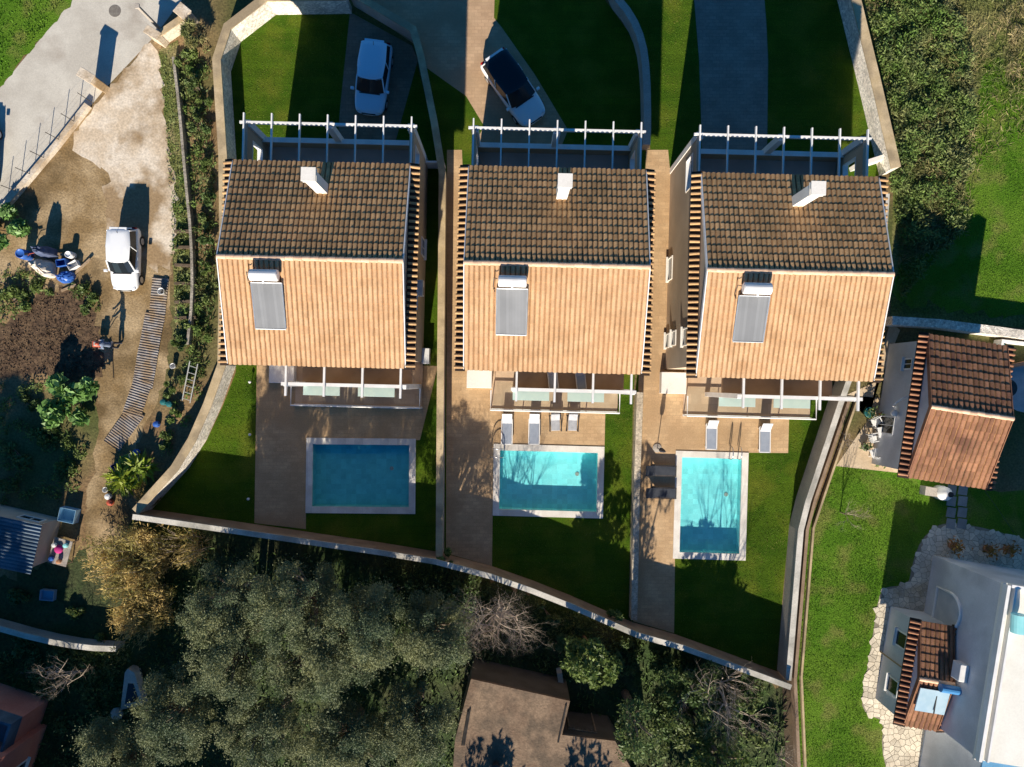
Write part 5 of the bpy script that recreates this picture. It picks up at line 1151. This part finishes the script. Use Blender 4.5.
tufts('bank_tufts', 'grass blades on the bank beside the concrete yard', [(160, 52), (178, 42), (182, 100), (190, 200), (196, 330), (176, 330), (171, 200)], 130, .18, weed_m, .02)
tufts('ditch_weeds', 'weeds in the ditch beside the left villa wall', [(186, 60), (205, 60), (214, 160), (216, 300), (205, 380), (190, 380), (198, 250)], 130, .3, leaf_dk, .035)
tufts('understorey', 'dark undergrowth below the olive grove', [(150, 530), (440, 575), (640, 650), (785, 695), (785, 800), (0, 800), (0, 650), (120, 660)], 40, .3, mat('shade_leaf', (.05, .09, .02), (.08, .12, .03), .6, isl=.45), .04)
for nm, lb_, pg in (('west', 'short grass of the left villa lawn', [(348, 14), (276, 16), (242, 43), (231, 76), (238, 165), (238, 372), (224, 408), (208, 442), (156, 509), (255, 522), (254, 360), (335, 150), (350, 14)]),
                    ('middle', 'short grass of the middle villa lawn', [(494, 520), (603, 521), (606, 400), (632, 400), (627, 618), (570, 594), (494, 565)]),
                    ('east', 'short grass of the right villa lawn', [(676, 563), (747, 562), (750, 456), (790, 455), (790, 400), (826, 400), (795, 497), (788, 525), (775, 668), (676, 632)]),
                    ('strip', 'short grass of the strip between the front lawns', [(645, 60), (650, 0), (690, 0), (700, 60), (702, 150), (652, 150)]), ('front', 'short grass of the right front lawn', [(767, 0), (836, 0), (876, 172), (768, 150)])):
    tufts('lawn_blades', lb_, pg, 150, .055, mat('lawn_blade', (.06, .13, .007), (.09, .155, .012), .5, c3=(.14, .155, .025), scale3=.8, isl=.35, rough=.8), .014, fq=.5, z=.017)
def scrub(name, label, poly_px, n, r, m, la, lb, per):
    p = poly_pts(poly_px); xs = [q[0] for q in p]; ys = [q[1] for q in p]; cs = []; rs = []
    while len(cs) < n:
        x, y = random.uniform(min(xs), max(xs)), random.uniform(min(ys), max(ys))
        if inside(np.array([x]), np.array([y]), p)[0]: q = random.uniform(*r); cs.append(np.array([x, y, q * .45])); rs.append(q)
    C, A, Bv = clump_leaves(cs, rs, per, la, lb, .75, .8); C[:, 2] = np.maximum(C[:, 2], .03)
    return tag(link(name, quads_mesh(name, C, A, Bv), m), label, 'scrub', kind='stuff')
SCR = [(866, -8), (945, -8), (962, 60), (972, 120), (958, 235), (930, 255), (902, 290), (897, 200), (880, 80)]
scrub('scrub', 'tangled green scrub beside the right villa wall', SCR, 150, (.25, .75), weed_m, .11, .035, 420)
scrub('scrub', 'dark scrub clumps beside the right villa wall', SCR, 60, (.25, .6), leaf_dk, .10, .045, 420)
scrub('scrub', 'dry scrub in the rough meadow', [(900, -8), (1050, -8), (1040, 90), (975, 130), (960, 230), (915, 200)], 60, (.25, .6), blade_dr, .16, .018, 380)
scrub('scrub', 'low green growth in the shaded left garden', [(0, 385), (60, 382), (84, 440), (80, 500), (0, 505)], 60, (.2, .5), leaf_gr, .09, .04, 300)
scrub('scrub', 'low growth at the bottom left below the thin wall', [(0, 632), (120, 650), (150, 700), (140, 767), (60, 767), (62, 700), (0, 665)], 80, (.25, .6), leaf_dk, .10, .045, 300)
scrub('scrub', 'weeds around the junk heap and dug bed', [(0, 270), (30, 272), (60, 290), (90, 282), (104, 300), (100, 320), (84, 300), (64, 286), (40, 294), (14, 318), (0, 325)], 60, (.12, .32), leaf_gr, .08, .03, 500)
scrub('scrub', 'weeds between yard and villa wall', [(176, 60), (206, 50), (214, 160), (214, 300), (205, 390), (178, 440), (160, 470), (168, 400), (178, 330), (176, 200)], 120, (.15, .4), weed_m, .09, .03, 420)
scrub('scrub', 'weeds under the long wall and round the outbuilding', [(380, 552), (640, 640), (770, 690), (770, 720), (640, 690), (600, 690), (440, 640)], 90, (.2, .5), leaf_dk, .10, .04, 320)
tufts('wall_weeds', 'green weeds below the long wall', [(380, 550), (440, 562), (640, 636), (640, 655), (480, 640), (400, 610)], 120, .22, leaf_dk, .03, fq=.8)
tufts('clods', 'clods of dug earth in the vegetable bed', [(42, 294), (66, 286), (86, 302), (98, 330), (102, 370), (80, 382), (40, 370), (0, 376), (0, 334), (18, 320)], 260, .10, digged, .035, lean=-.5)
